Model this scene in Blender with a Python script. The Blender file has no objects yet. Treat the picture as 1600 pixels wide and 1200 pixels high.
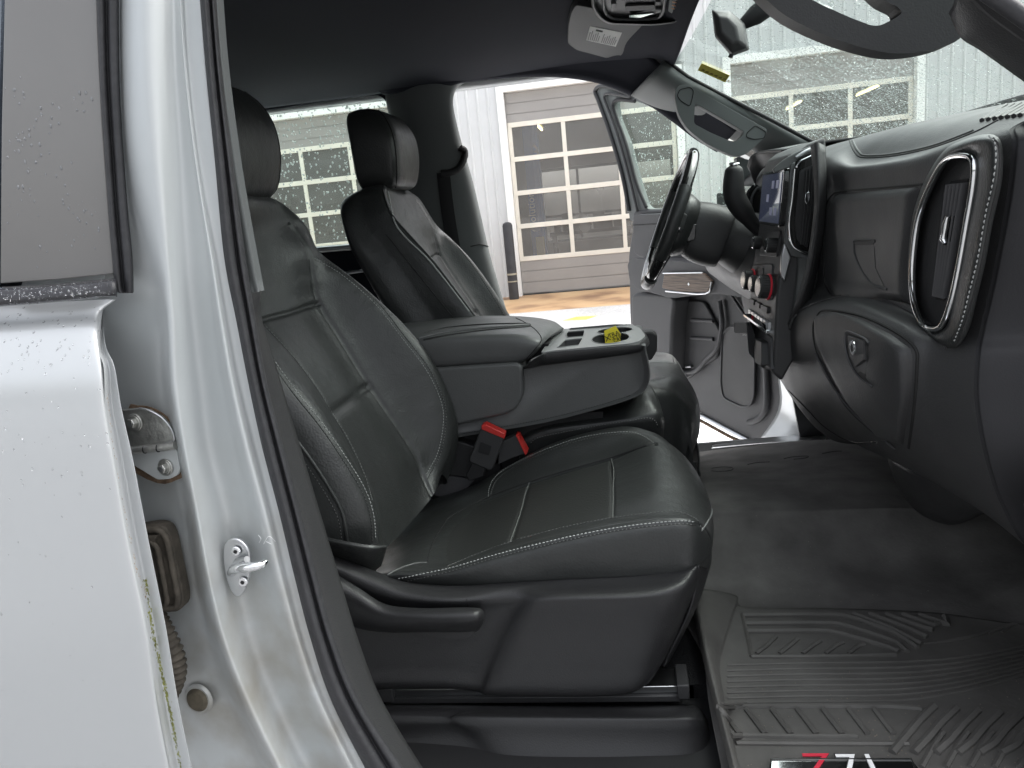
import bpy, bmesh, math, random
import numpy as np
from mathutils import Vector, Matrix
from mathutils.bvhtree import BVHTree
random.seed(7); np.random.seed(7)
S = bpy.context.scene
# ------------------------------------------------------------------ camera
YAW, PITCH, ROLL = map(math.radians, (-8.8, -12.5, 5.7))
cd = Vector((math.sin(YAW)*math.cos(PITCH), math.cos(YAW)*math.cos(PITCH), math.sin(PITCH)))
r0 = cd.cross(Vector((0,0,1))).normalized(); u0 = r0.cross(cd)
CR = math.cos(ROLL)*r0 - math.sin(ROLL)*u0
CU = math.sin(ROLL)*r0 + math.cos(ROLL)*u0
CC = Vector((0,0,1.45))
cam = bpy.data.cameras.new('camera'); camo = bpy.data.objects.new('camera', cam)
S.collection.objects.link(camo); S.camera = camo
m = Matrix((CR, CU, -cd)).transposed().to_4x4(); m.translation = CC
camo.matrix_world = m
cam.lens = 27.0; cam.sensor_width = 36.0; cam.clip_start = .02; cam.clip_end = 500
# ------------------------------------------------------------------ world, sun
SUN_EL, SUN_AZ = math.radians(52), math.radians(62)
w = bpy.data.worlds.new("World"); S.world = w; w.use_nodes = True
nt = w.node_tree; bg = nt.nodes['Background']
sky = nt.nodes.new('ShaderNodeTexSky'); sky.sky_type = 'NISHITA'; sky.sun_disc = False
sky.sun_elevation = SUN_EL; sky.sun_rotation = SUN_AZ; sky.air_density = 1.0; sky.dust_density = 4.0
hs = nt.nodes.new('ShaderNodeHueSaturation'); hs.inputs['Saturation'].default_value = .22
hs.inputs['Value'].default_value = 1.0
nt.links.new(sky.outputs[0], hs.inputs['Color'])
# overcast sky: brighter overhead than at the horizon
wtc = nt.nodes.new('ShaderNodeTexCoord'); wsp_ = nt.nodes.new('ShaderNodeSeparateXYZ'); wmr = nt.nodes.new('ShaderNodeMapRange')
wmr.inputs['From Min'].default_value = 0; wmr.inputs['From Max'].default_value = 1
wmr.inputs['To Min'].default_value = .85; wmr.inputs['To Max'].default_value = 2.0
nt.links.new(wtc.outputs['Generated'], wsp_.inputs[0]); nt.links.new(wsp_.outputs['Z'], wmr.inputs['Value'])
wmx = nt.nodes.new('ShaderNodeMix'); wmx.data_type = 'RGBA'; wmx.blend_type = 'MULTIPLY'; wmx.inputs[0].default_value = 1
nt.links.new(hs.outputs[0], wmx.inputs[6]); nt.links.new(wmr.outputs[0], wmx.inputs[7]); nt.links.new(wmx.outputs[2], bg.inputs[0])
bg.inputs[1].default_value = .15
sl = bpy.data.lights.new('sun', 'SUN'); so = bpy.data.objects.new('sun', sl); S.collection.objects.link(so)
sl.energy = 1.0; sl.angle = math.radians(95); sl.color = (1,.97,.93)
sd = Vector((math.sin(SUN_AZ)*math.cos(SUN_EL), math.cos(SUN_AZ)*math.cos(SUN_EL), math.sin(SUN_EL)))
so.rotation_euler = sd.to_track_quat('Z','Y').to_euler()
S.render.engine = 'CYCLES'
S.view_settings.view_transform = 'Standard'; S.view_settings.look = 'None'
S.view_settings.exposure = 1.2; S.view_settings.gamma = 1
S.cycles.max_bounces = 10; S.cycles.transparent_max_bounces = 24; S.cycles.transmission_bounces = 10
S.render.resolution_x, S.render.resolution_y = 1024, 768
COL = S.collection

# ------------------------------------------------------------------ geometry helpers
def ray(px, py): return cd + CR*((px-800)/1200) + CU*((600-py)/1200)
def c(p):
    """(px,py,Y) | (px,py,'X'|'Y'|'Z',value) | ('w',x,y,z) -> world point"""
    if isinstance(p, Vector): return p
    if p[0] == 'w': return Vector(p[1:4])
    v = ray(p[0], p[1])
    ax, val = ('Y', p[2]) if len(p) == 3 else (p[2], p[3])
    i = 'XYZ'.index(ax); return CC + v*((val-CC[i])/v[i])
def cpl(px, py, o, n):
    v = ray(px, py); return CC + v*((o-CC).dot(n)/v.dot(n))
def L(s, Y=None, ax=None):
    """list of pixel pairs -> world points at one depth"""
    return [c((x, y, Y) if ax is None else (x, y, ax, Y)) for x, y in s]

def link(name, me, mat=None, parent=None, smooth=True, ang=None):
    o = bpy.data.objects.new(name, me); COL.objects.link(o)
    if mat is not None:
        for mm in (mat if isinstance(mat, (list, tuple)) else [mat]): me.materials.append(mm)
    if smooth and len(me.polygons):
        me.polygons.foreach_set('use_smooth', [True]*len(me.polygons))
        if ang is not None: me.set_sharp_from_angle(angle=math.radians(ang))
    if parent is not None: o.parent = parent
    return o
def mesh(name, vs, fs, mat=None, parent=None, smooth=True, ang=None):
    me = bpy.data.meshes.new(name); me.from_pydata([tuple(v) for v in vs], [], fs); me.update()
    return link(name, me, mat, parent, smooth, ang)
def thing(name, label, cat, loc=(0,0,0), group=None):
    o = bpy.data.objects.new(name, None); COL.objects.link(o); o.location = loc
    o.empty_display_size = .1
    o['label'] = label; o['category'] = cat
    if group: o['group'] = group
    return o
def tag(o, label, cat, group=None):
    o['label'] = label; o['category'] = cat
    if group: o['group'] = group
    return o
def fixp(root):
    # children are modelled in world space: keep them there under a located empty
    M = Matrix.Translation(root.location).inverted()
    for ch in root.children: ch.matrix_parent_inverse = M
def catmat(n, res, closed=False):
    """interpolation matrix of a Catmull-Rom spline through n points"""
    N = n*res if closed else (n-1)*res+1
    M = np.zeros((N, n)); T = np.zeros(N)
    for k in range(N):
        t = k/res; i = int(t); 
        if not closed and i >= n-1: i = n-2
        f = t-i; T[k] = t
        ws = (-.5*f+f*f-.5*f**3, 1-2.5*f*f+1.5*f**3, .5*f+2*f*f-1.5*f**3, -.5*f*f+.5*f**3)
        for j, wt in zip((i-1, i, i+1, i+2), ws):
            if closed: M[k, j % n] += wt
            elif j < 0: M[k, 0] += 2*wt; M[k, 1] -= wt
            elif j > n-1: M[k, n-1] += 2*wt; M[k, n-2] -= wt
            else: M[k, j] += wt
    return M, T
def cr(pts, res=8, closed=False):
    A = np.array([tuple(p) for p in pts], float); M, _ = catmat(len(pts), res, closed)
    return [Vector(r) if len(r) == 3 else tuple(r) for r in M@A]
class Surf: pass
def surf(name, rows, mat, parent=None, ru=6, rv=6, cu=False, thick=0, grooves=(), mid=None, lin=False, pre=None, outward=None, caps=False):
    A = np.array([[tuple(c(p)) for p in r] for r in rows], float)
    m_, n_ = A.shape[:2]
    Mv, Tv = catmat(m_, rv); Mu, Tu = catmat(n_, ru, cu)
    G = np.einsum('am,mnk->ank', Mv, A); G = np.einsum('bn,ank->abk', Mu, G)
    du = np.gradient(G, axis=1) if not cu else (np.roll(G,-1,1)-np.roll(G,1,1))
    dv = np.gradient(G, axis=0); Nn = np.cross(du, dv); Nn /= (np.linalg.norm(Nn, axis=2, keepdims=True)+1e-9)
    if outward is None:
        s = np.sign(((np.array(CC)-G)*Nn).sum(2).mean()) or 1
    else:
        s = np.sign(((G-np.array(outward))*Nn).sum(2).mean()) or 1
    Nn *= s
    for ax, val, lo, hi, wd, dp in grooves:
        T1, T2 = (Tu[None, :], Tv[:, None]) if ax == 'u' else (Tv[:, None], Tu[None, :])
        d = -dp*np.exp(-((T1-val)/wd)**2)*((T2 >= lo)&(T2 <= hi))
        G = G + Nn*d[..., None]
    if pre is not None: G = pre(G, Nn, Tu, Tv)
    a, b = G.shape[:2]
    vs = G.reshape(-1, 3); fs = []; mi = []
    for i in range(a-1):
        for j in range(b if cu else b-1):
            j2 = (j+1) % b
            f = (i*b+j, i*b+j2, (i+1)*b+j2, (i+1)*b+j)
            fs.append(f if s > 0 else f[::-1])
            mi.append(mid(Tu[j], Tv[i]) if mid else 0)
    if caps and cu:
        f0 = tuple(range(b)); f1 = tuple((a-1)*b+j for j in range(b))
        fs.append(f0[::-1] if s > 0 else f0); fs.append(f1 if s > 0 else f1[::-1]); mi += [0, 0]
    o = mesh(name, vs, fs, mat, parent, ang=60 if caps else None)
    if mid: o.data.polygons.foreach_set('material_index', mi)
    if thick:
        md = o.modifiers.new('t', 'SOLIDIFY'); md.thickness = thick; md.offset = -1
    R = Surf(); R.o = o; R.bvh = BVHTree.FromPolygons([Vector(v) for v in vs], fs); R.G = G; R.N = Nn; R.ru = ru; R.rv = rv
    return R
def bvh_of(o):
    return BVHTree.FromPolygons([v.co.copy() for v in o.data.vertices], [tuple(p.vertices) for p in o.data.polygons])
def hit(px, py, bv, off=0.0):
    v = ray(px, py).normalized()
    for b in (bv if isinstance(bv, (list, tuple)) else [bv]):
        h = b.ray_cast(CC, v)
        if h[0] is not None:
            n = h[1]; n = n if n.dot(v) < 0 else -n
            return h[0]+n*off, n
    return None, None
def hits(pxs, bv, off=0.0, res=6, closed=False):
    out = []
    for x, y in (cr(pxs, res, closed) if res > 1 else pxs):
        p, n = hit(x, y, bv, off)
        if p is not None: out.append((p, n))
    return out
def tube_data(pts, r, n=8, closed=False, flat=1.0, ref=None):
    pts = [Vector(p) for p in pts]; N = len(pts); rs = r if isinstance(r, (list, tuple)) else [r]*N
    vs, fs = [], []; up = Vector(ref) if ref is not None else None
    prev = None
    for i, p in enumerate(pts):
        a = pts[(i-1) % N] if (closed or i > 0) else p; b = pts[(i+1) % N] if (closed or i < N-1) else p
        t = (b-a).normalized() if (b-a).length > 1e-9 else Vector((0,0,1))
        if prev is None:
            s = up if up is not None else (Vector((0,0,1)) if abs(t.z) < .9 else Vector((1,0,0)))
            x = (s - t*s.dot(t)).normalized()
        else:
            s = up if up is not None else prev
            x = (s - t*s.dot(t)); x = x.normalized() if x.length > 1e-6 else prev
        prev = x; y = t.cross(x)
        for k in range(n):
            an = 2*math.pi*k/n
            vs.append(p + x*math.cos(an)*rs[i]*flat + y*math.sin(an)*rs[i])
    for i in range(N if closed else N-1):
        for k in range(n):
            a = i*n+k; b = i*n+(k+1) % n; i2 = (i+1) % N
            fs.append((a, b, i2*n+(k+1) % n, i2*n+k))
    if not closed:
        fs.append(tuple(range(n))[::-1]); fs.append(tuple((N-1)*n+k for k in range(n)))
    return vs, fs
def tube(name, pts, r, mat, parent=None, n=8, closed=False, flat=1.0, ref=None, ang=50):
    vs, fs = tube_data(pts, r, n, closed, flat, ref)
    return mesh(name, vs, fs, mat, parent, ang=ang)
class MB:
    def __init__(s): s.v = []; s.f = []
    def add(s, vs, fs):
        k = len(s.v); s.v += [tuple(v) for v in vs]; s.f += [tuple(i+k for i in f) for f in fs]
    def tube(s, *a, **k): s.add(*tube_data(*a, **k))
    def box(s, a, b):
        a, b = Vector(a), Vector(b)
        x0,y0,z0 = (min(a[i], b[i]) for i in range(3)); x1,y1,z1 = (max(a[i], b[i]) for i in range(3))
        s.add([(x0,y0,z0),(x1,y0,z0),(x1,y1,z0),(x0,y1,z0),(x0,y0,z1),(x1,y0,z1),(x1,y1,z1),(x0,y1,z1)],
              [(0,3,2,1),(4,5,6,7),(0,1,5,4),(1,2,6,5),(2,3,7,6),(3,0,4,7)])
    def build(s, name, mat, parent=None, ang=40, bev=0):
        o = mesh(name, s.v, s.f, mat, parent, ang=ang)
        if bev: bevel(o, bev)
        return o
def bevel(o, w, seg=2, ang=35):
    md = o.modifiers.new('b', 'BEVEL'); md.width = w; md.segments = seg; md.limit_method = 'ANGLE'
    md.angle_limit = math.radians(ang); md.harden_normals = False
def fillet(pts, r, seg=4):
    """round the corners of a closed 2D/3D polygon"""
    out = []; n = len(pts); P = [Vector(tuple(p)+(0,)) if len(p) == 2 else Vector(p) for p in pts]
    for i in range(n):
        a, b, d = P[i-1], P[i], P[(i+1) % n]
        l1, l2 = (a-b).length, (d-b).length; k = min(r, l1*.45, l2*.45)
        p0 = b+(a-b).normalized()*k; p1 = b+(d-b).normalized()*k
        for j in range(seg+1):
            t = j/seg; out.append(p0*(1-t)**2 + b*2*t*(1-t) + p1*t*t)
    if len(pts[0]) == 2: return [(p.x, p.y) for p in out]
    return out
def prism(name, pts, vec, mat, parent=None, bev=0, seg=2, ang=35):
    """closed polygon (world pts) extruded along vec; the face nearest the camera is the first"""
    bm = bmesh.new(); vec = Vector(vec)
    v0 = [bm.verts.new(p) for p in pts]; v1 = [bm.verts.new(Vector(p)+vec) for p in pts]
    n = len(pts)
    f = bm.faces.new(v0); bm.faces.new(v1[::-1])
    for i in range(n): bm.faces.new((v0[i], v1[i], v1[(i+1) % n], v0[(i+1) % n]))
    bmesh.ops.recalc_face_normals(bm, faces=bm.faces)
    me = bpy.data.meshes.new(name); bm.to_mesh(me); bm.free()
    o = link(name, me, mat, parent, ang=ang)
    if bev: bevel(o, bev, seg)
    return o
def disc_on(name, ctr, nrm, r, h, mat, parent=None, n=24, bev=0, r2=None):
    nrm = Vector(nrm).normalized(); q = nrm.to_track_quat('Z', 'Y'); vs = []; 
    prof = [(r, 0), (r, h-bev), (r-bev, h)] if bev else [(r, 0), (r2 or r, h)]
    for rr, hh in prof:
        for k in range(n):
            a = 2*math.pi*k/n; vs.append(Vector(ctr)+q@Vector((rr*math.cos(a), rr*math.sin(a), hh)))
    fs = []
    for i in range(len(prof)-1):
        for k in range(n): fs.append((i*n+k, i*n+(k+1) % n, (i+1)*n+(k+1) % n, (i+1)*n+k))
    fs.append(tuple((len(prof)-1)*n+k for k in range(n))); fs.append(tuple(range(n))[::-1])
    return mesh(name, vs, fs, mat, parent, ang=40)
def resample(pts, step):
    out = [pts[0]]; acc = 0
    for a, b in zip(pts[:-1], pts[1:]):
        l = (b[0]-a[0]).length
        if l < 1e-9: continue
        s = step-acc
        while s <= l:
            t = s/l; out.append((a[0].lerp(b[0], t), a[1].lerp(b[1], t))); s += step
        acc = (acc+l) % step
    return out
def stitches(mb, path, pitch=.0065, ln=.0042, r=.00075, lift=.0004):
    q = resample(path, pitch)
    for (a, n), (b, _) in zip(q[:-1], q[1:]):
        t = (b-a)
        if t.length > pitch*2 or t.length < 1e-6: continue
        t.normalize(); m0 = a+n*(lift-r*.6); m2 = a+t*ln+n*(lift-r*.6); m1 = (m0+m2)/2+n*r*1.0
        mb.tube([m0, m1, m2], [r*.6, r, r*.6], n=5)
def text(name, body, origin, xdir, ydir, size, mat, parent=None, depth=.0004, align='LEFT'):
    cu = bpy.data.curves.new('txt', 'FONT'); cu.body = body; cu.size = size; cu.extrude = depth; cu.align_x = align
    cu.resolution_u = 2
    to = bpy.data.objects.new('tmp', cu); COL.objects.link(to); bpy.context.view_layer.update()
    me = bpy.data.meshes.new_from_object(to.evaluated_get(bpy.context.evaluated_depsgraph_get()))
    bpy.data.objects.remove(to)
    x = Vector(xdir).normalized(); y = Vector(ydir); y = (y-x*y.dot(x)).normalized(); z = x.cross(y)
    M = Matrix((x, y, z)).transposed().to_4x4(); M.translation = Vector(origin); me.transform(M)
    return link(name, me, mat, parent, smooth=False)
def drops(name, pts, mat, parent, seg=(6, 3)):
    """one mesh of dome-shaped water drops; pts: (pos, normal, radius, stretch vector or None)"""
    nu, nv = seg; base = []; bf = []
    for i in range(nv):
        a = (math.pi/2)*i/nv
        for k in range(nu): base.append((math.cos(a)*math.cos(2*math.pi*k/nu), math.cos(a)*math.sin(2*math.pi*k/nu), math.sin(a)))
    base.append((0,0,1)); T = len(base)-1
    for i in range(nv-1):
        for k in range(nu): bf.append((i*nu+k, i*nu+(k+1) % nu, (i+1)*nu+(k+1) % nu, (i+1)*nu+k))
    for k in range(nu): bf.append(((nv-1)*nu+k, (nv-1)*nu+(k+1) % nu, T))
    bf.append(tuple(range(nu))[::-1])
    base = np.array(base); V = []; F = []
    for n_, (p, nr, r, st) in enumerate(pts):
        nr = Vector(nr).normalized(); t = Vector(st) if st is not None else Vector((.3,.2,1))
        x = (t-nr*t.dot(nr)); x.normalize(); y = nr.cross(x); k = t.length if st is not None else 1
        M = np.array([x*r*k, y*r, nr*r*.55]); V.append(base@M+np.array(p)); kk = n_*(T+1)
        F += [tuple(i+kk for i in f) for f in bf]
    o = mesh(name, np.concatenate(V), F, mat, parent); o['kind'] = 'stuff'; return o

# ------------------------------------------------------------------ materials
def mat(name, col, rough=.5, metal=0, spec=.5, bump=0, bscale=200, var=0, vscale=6, coat=0, alpha=1, trans=0, ior=1.45, emis=None, es=0, detail=3, bump2=0, b2scale=12, rvar=0, coatr=.05, bdist=.002):
    mt = bpy.data.materials.new(name); mt.use_nodes = True; n = mt.node_tree; b = n.nodes['Principled BSDF']
    b.inputs['Base Color'].default_value = (*col, 1); b.inputs['Roughness'].default_value = rough
    b.inputs['Metallic'].default_value = metal; b.inputs['Specular IOR Level'].default_value = spec
    b.inputs['Coat Weight'].default_value = coat; b.inputs['Coat Roughness'].default_value = coatr
    b.inputs['Transmission Weight'].default_value = trans; b.inputs['IOR'].default_value = ior
    b.inputs['Alpha'].default_value = alpha
    if emis: b.inputs['Emission Color'].default_value = (*emis, 1); b.inputs['Emission Strength'].default_value = es
    tc = n.nodes.new('ShaderNodeTexCoord')
    def noise(sc, det=3, ro=.55):
        t = n.nodes.new('ShaderNodeTexNoise'); t.inputs['Scale'].default_value = sc; t.inputs['Detail'].default_value = det
        t.inputs['Roughness'].default_value = ro
        n.links.new(tc.outputs['Object'], t.inputs['Vector']); return t
    if var:
        t = noise(vscale, 5); r = n.nodes.new('ShaderNodeMapRange')
        r.inputs['From Min'].default_value = .3; r.inputs['From Max'].default_value = .7
        r.inputs['To Min'].default_value = 1-var; r.inputs['To Max'].default_value = 1+var
        n.links.new(t.outputs['Fac'], r.inputs['Value'])
        mx = n.nodes.new('ShaderNodeMix'); mx.data_type = 'RGBA'; mx.blend_type = 'MULTIPLY'; mx.inputs[0].default_value = 1
        mx.inputs[6].default_value = (*col, 1); n.links.new(r.outputs[0], mx.inputs[7]); n.links.new(mx.outputs[2], b.inputs['Base Color'])
    if rvar:
        t = noise(vscale*1.7, 6); r = n.nodes.new('ShaderNodeMapRange')
        r.inputs['From Min'].default_value = .3; r.inputs['From Max'].default_value = .7
        r.inputs['To Min'].default_value = max(0, rough-rvar); r.inputs['To Max'].default_value = rough+rvar
        n.links.new(t.outputs['Fac'], r.inputs['Value']); n.links.new(r.outputs[0], b.inputs['Roughness'])
    last = None
    if bump2:
        t = noise(b2scale, 3); bp = n.nodes.new('ShaderNodeBump'); bp.inputs['Strength'].default_value = bump2; bp.inputs['Distance'].default_value = .01
        n.links.new(t.outputs['Fac'], bp.inputs['Height']); last = bp
    if bump:
        t = n.nodes.new('ShaderNodeTexVoronoi'); t.inputs['Scale'].default_value = bscale; n.links.new(tc.outputs['Object'], t.inputs['Vector'])
        t.feature = 'SMOOTH_F1'
        bp = n.nodes.new('ShaderNodeBump'); bp.inputs['Strength'].default_value = bump; bp.inputs['Distance'].default_value = bdist
        n.links.new(t.outputs['Distance'], bp.inputs['Height'])
        if last: n.links.new(last.outputs[0], bp.inputs['Normal'])
        last = bp
    if last: n.links.new(last.outputs[0], b.inputs['Normal'])
    mt['b'] = 1
    return mt
def glassmat(name, tint, mixf=.08, rough=.0):
    """thin sheet of glass: clear transmission with a fresnel reflection"""
    mt = bpy.data.materials.new(name); mt.use_nodes = True; n = mt.node_tree; n.nodes.remove(n.nodes['Principled BSDF'])
    out = n.nodes['Material Output']; tr = n.nodes.new('ShaderNodeBsdfTransparent'); tr.inputs[0].default_value = (*tint, 1)
    gl = n.nodes.new('ShaderNodeBsdfGlossy'); gl.inputs['Roughness'].default_value = rough; gl.inputs[0].default_value = (1,1,1,1)
    lw0 = n.nodes.new('ShaderNodeLayerWeight'); lw0.inputs[0].default_value = .5
    pw = n.nodes.new('ShaderNodeMath'); pw.operation = 'POWER'; pw.inputs[1].default_value = 5; n.links.new(lw0.outputs['Facing'], pw.inputs[0])
    lw = n.nodes.new('ShaderNodeMath'); lw.operation = 'MULTIPLY_ADD'; lw.inputs[1].default_value = .9; lw.inputs[2].default_value = .035; n.links.new(pw.outputs[0], lw.inputs[0])
    mx = n.nodes.new('ShaderNodeMixShader'); n.links.new(lw.outputs[0], mx.inputs[0]); n.links.new(tr.outputs[0], mx.inputs[1])
    n.links.new(gl.outputs[0], mx.inputs[2]); n.links.new(mx.outputs[0], out.inputs[0]); return mt
M = {}
M['leather'] = mat('black_leather', (.026,.0275,.027), .40, spec=.5, bump=.4, bscale=300, bump2=.5, b2scale=9, rvar=.05, bdist=.001)
M['cleather'] = mat('console_vinyl', (.085,.087,.087), .42, spec=.5, bump=.25, bscale=420, bump2=.2, b2scale=9, rvar=.05, bdist=.001)
M['leather_perf'] = mat('perforated_leather', (.022,.023,.022), .5, bump=.5, bscale=330, bdist=.0012)
M['plastic'] = mat('grained_plastic', (.034,.034,.035), .5, bump=.3, bscale=500, rvar=.05, bdist=.001)
M['dash'] = mat('dash_vinyl', (.042,.042,.043), .5, spec=.45, bump=.3, bscale=420, bump2=.12, b2scale=6, rvar=.04, bdist=.001)
M['dash_top'] = mat('dash_top_vinyl', (.045,.047,.047), .6, bump=.3, bscale=500, bdist=.001)
M['seatbase'] = mat('seat_base_plastic', (.017,.017,.018), .42, bump=.35, bscale=520, bdist=.001)
M['visor'] = mat('visor_vinyl', (.034,.034,.036), .7, bump=.2, bscale=500, bdist=.001)
M['dark'] = mat('matt_black', (.012,.012,.013), .6)
M['pillar_trim'] = mat('pillar_trim_plastic', (.115,.124,.122), .65, bump=.2, bscale=500, bdist=.001)
M['seam'] = mat('seam_shadow_thread', (.010,.010,.010), .7)
M['gloss'] = mat('gloss_black', (.012,.012,.012), .08, coat=.5)
M['thread'] = mat('grey_thread', (.33,.34,.33), .7)
M['thread2'] = mat('dim_thread', (.16,.165,.16), .7)
M['headliner'] = mat('headliner_fabric', (.021,.022,.028), .95, spec=.1, bump=.3, bscale=900, bdist=.001)
M['chrome'] = mat('chrome', (.82,.83,.84), .08, metal=1)
M['satin'] = mat('satin_metal', (.55,.56,.57), .3, metal=1, bump2=.05, b2scale=40)
M['steel'] = mat('zinc_steel', (.42,.42,.40), .42, metal=.9, var=.25, vscale=60, bump2=.2, b2scale=90)
M['rust'] = mat('rust', (.15,.10,.065), .9, var=.5, vscale=80, bump2=.5, b2scale=120)
M['rubber'] = mat('rubber_seal', (.035,.035,.038), .55, bump2=.25, b2scale=50, var=.15, vscale=20)
M['rubber_glossy'] = mat('wet_black_trim', (.03,.03,.033), .22, bump2=.1, b2scale=60)
M['red'] = mat('red_plastic', (.5,.03,.025), .4)
M['yellow'] = mat('yellow_card', (.85,.72,.04), .6)
M['ink'] = mat('black_ink', (.02,.02,.02), .8)
M['paper'] = mat('grey_label', (.34,.34,.33), .7)
M['white'] = mat('white_print', (.8,.8,.8), .6)
M['red_print'] = mat('red_enamel', (.6,.03,.06), .25, coat=.5)
M['boot'] = mat('dusty_rubber', (.075,.065,.052), .75, var=.4, vscale=45, bump2=.3, b2scale=80)
def wood():
    mt = mat('wood_trim', (.11,.075,.055), .45); n = mt.node_tree; b = n.nodes['Principled BSDF']; tc = n.nodes.new('ShaderNodeTexCoord')
    mp = n.nodes.new('ShaderNodeMapping'); mp.inputs['Scale'].default_value = (6, 6, 160); t = n.nodes.new('ShaderNodeTexNoise'); t.inputs['Scale'].default_value = 1.5; t.inputs['Detail'].default_value = 6
    n.links.new(tc.outputs['Object'], mp.inputs[0]); n.links.new(mp.outputs[0], t.inputs['Vector'])
    r = n.nodes.new('ShaderNodeValToRGB'); r.color_ramp.elements[0].position = .35; r.color_ramp.elements[1].position = .65
    r.color_ramp.elements[0].color = (.045,.028,.02,1); r.color_ramp.elements[1].color = (.17,.12,.085,1)
    n.links.new(t.outputs['Fac'], r.inputs[0]); n.links.new(r.outputs[0], b.inputs['Base Color']); return mt
M['wood'] = wood()
M['doorpl'] = mat('door_plastic', (.06,.06,.063), .55, bump=.25, bscale=420, bdist=.001)
M['screen'] = mat('display_glass', (.02,.02,.03), .05, coat=1, emis=(.10,.12,.2), es=.15)
M['icon'] = mat('display_icons', (.3,.3,.4), .3, emis=(.4,.42,.6), es=.06)
M['bellow'] = M['boot']
M['water'] = mat('water_drop', (1,1,1), .0, trans=1, ior=1.33, spec=.5)
def soften(mt, f):
    n = mt.node_tree; out = n.nodes['Material Output']; b = n.nodes['Principled BSDF']; t = n.nodes.new('ShaderNodeBsdfTransparent')
    mx = n.nodes.new('ShaderNodeMixShader'); mx.inputs[0].default_value = f
    n.links.new(t.outputs[0], mx.inputs[1]); n.links.new(b.outputs[0], mx.inputs[2]); n.links.new(mx.outputs[0], out.inputs[0])
soften(M['water'], .45)
M['bead'] = mat('glass_beads', (.42,.43,.44), .08, trans=.35, ior=1.33); soften(M['bead'], .75)
M['thread3'] = mat('seam_thread', (.11,.115,.11), .6)
M['mist'] = mat('fine_water_beads', (.80,.86,.84), .15, trans=.3, ior=1.33); soften(M['mist'], .6)
M['glass'] = glassmat('window_glass', (.90,.96,.93))
M['wsglass'] = glassmat('windshield_glass', (.84,.93,.89))
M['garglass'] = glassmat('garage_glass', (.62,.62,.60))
def sky_haze(mt, col, f):
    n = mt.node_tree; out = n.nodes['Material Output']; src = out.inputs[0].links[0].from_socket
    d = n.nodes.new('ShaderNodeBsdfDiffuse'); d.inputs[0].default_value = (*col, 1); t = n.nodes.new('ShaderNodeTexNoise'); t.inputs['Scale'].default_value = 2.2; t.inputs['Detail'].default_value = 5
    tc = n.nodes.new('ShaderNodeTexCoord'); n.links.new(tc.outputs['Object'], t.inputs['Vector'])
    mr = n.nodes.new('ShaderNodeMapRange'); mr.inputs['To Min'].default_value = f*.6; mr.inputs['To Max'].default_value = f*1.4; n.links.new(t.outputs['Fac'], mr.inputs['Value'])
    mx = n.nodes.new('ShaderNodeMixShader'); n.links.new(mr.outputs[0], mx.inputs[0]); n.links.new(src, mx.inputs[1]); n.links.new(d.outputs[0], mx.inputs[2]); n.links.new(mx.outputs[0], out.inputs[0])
sky_haze(M['garglass'], (.40,.39,.37), .32)  # grey diffuse mixed into the panes imitates reflected sky haze
def paint():
    mt = mat('silver_paint', (.54,.555,.56), .32, metal=.35, coat=.8, coatr=.12, bump2=.02, b2scale=5)
    return mt
M['paint'] = paint()
def dirtypaint():
    """silver paint with brown road film low in the shut"""
    mt = mat('dirty_silver_paint', (.50,.52,.52), .42, metal=.3, coat=.3, coatr=.3)
    n = mt.node_tree; b = n.nodes['Principled BSDF']; tc = n.nodes.new('ShaderNodeTexCoord')
    sp = n.nodes.new('ShaderNodeSeparateXYZ'); n.links.new(tc.outputs['Object'], sp.inputs[0])
    r = n.nodes.new('ShaderNodeMapRange'); r.inputs['From Min'].default_value = 1.25; r.inputs['From Max'].default_value = .95
    n.links.new(sp.outputs['Z'], r.inputs['Value'])
    t = n.nodes.new('ShaderNodeTexNoise'); t.inputs['Scale'].default_value = 14; t.inputs['Detail'].default_value = 8
    n.links.new(tc.outputs['Object'], t.inputs['Vector'])
    cr_ = n.nodes.new('ShaderNodeMapRange'); cr_.inputs['From Min'].default_value = .35; cr_.inputs['From Max'].default_value = .75
    n.links.new(t.outputs['Fac'], cr_.inputs['Value'])
    mu = n.nodes.new('ShaderNodeMath'); mu.operation = 'MULTIPLY'; n.links.new(r.outputs[0], mu.inputs[0]); n.links.new(cr_.outputs[0], mu.inputs[1])
    mx = n.nodes.new('ShaderNodeMix'); mx.data_type = 'RGBA'; mx.inputs[6].default_value = (.50,.525,.53,1); mx.inputs[7].default_value = (.34,.325,.29,1)
    n.links.new(mu.outputs[0], mx.inputs[0]); n.links.new(mx.outputs[2], b.inputs['Base Color']); return mt
M['dirtypaint'] = dirtypaint()
M['applique'] = mat('window_applique', (.16,.155,.15), .28, spec=.6, coat=.6, coatr=.12, var=.05, vscale=6)

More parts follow.
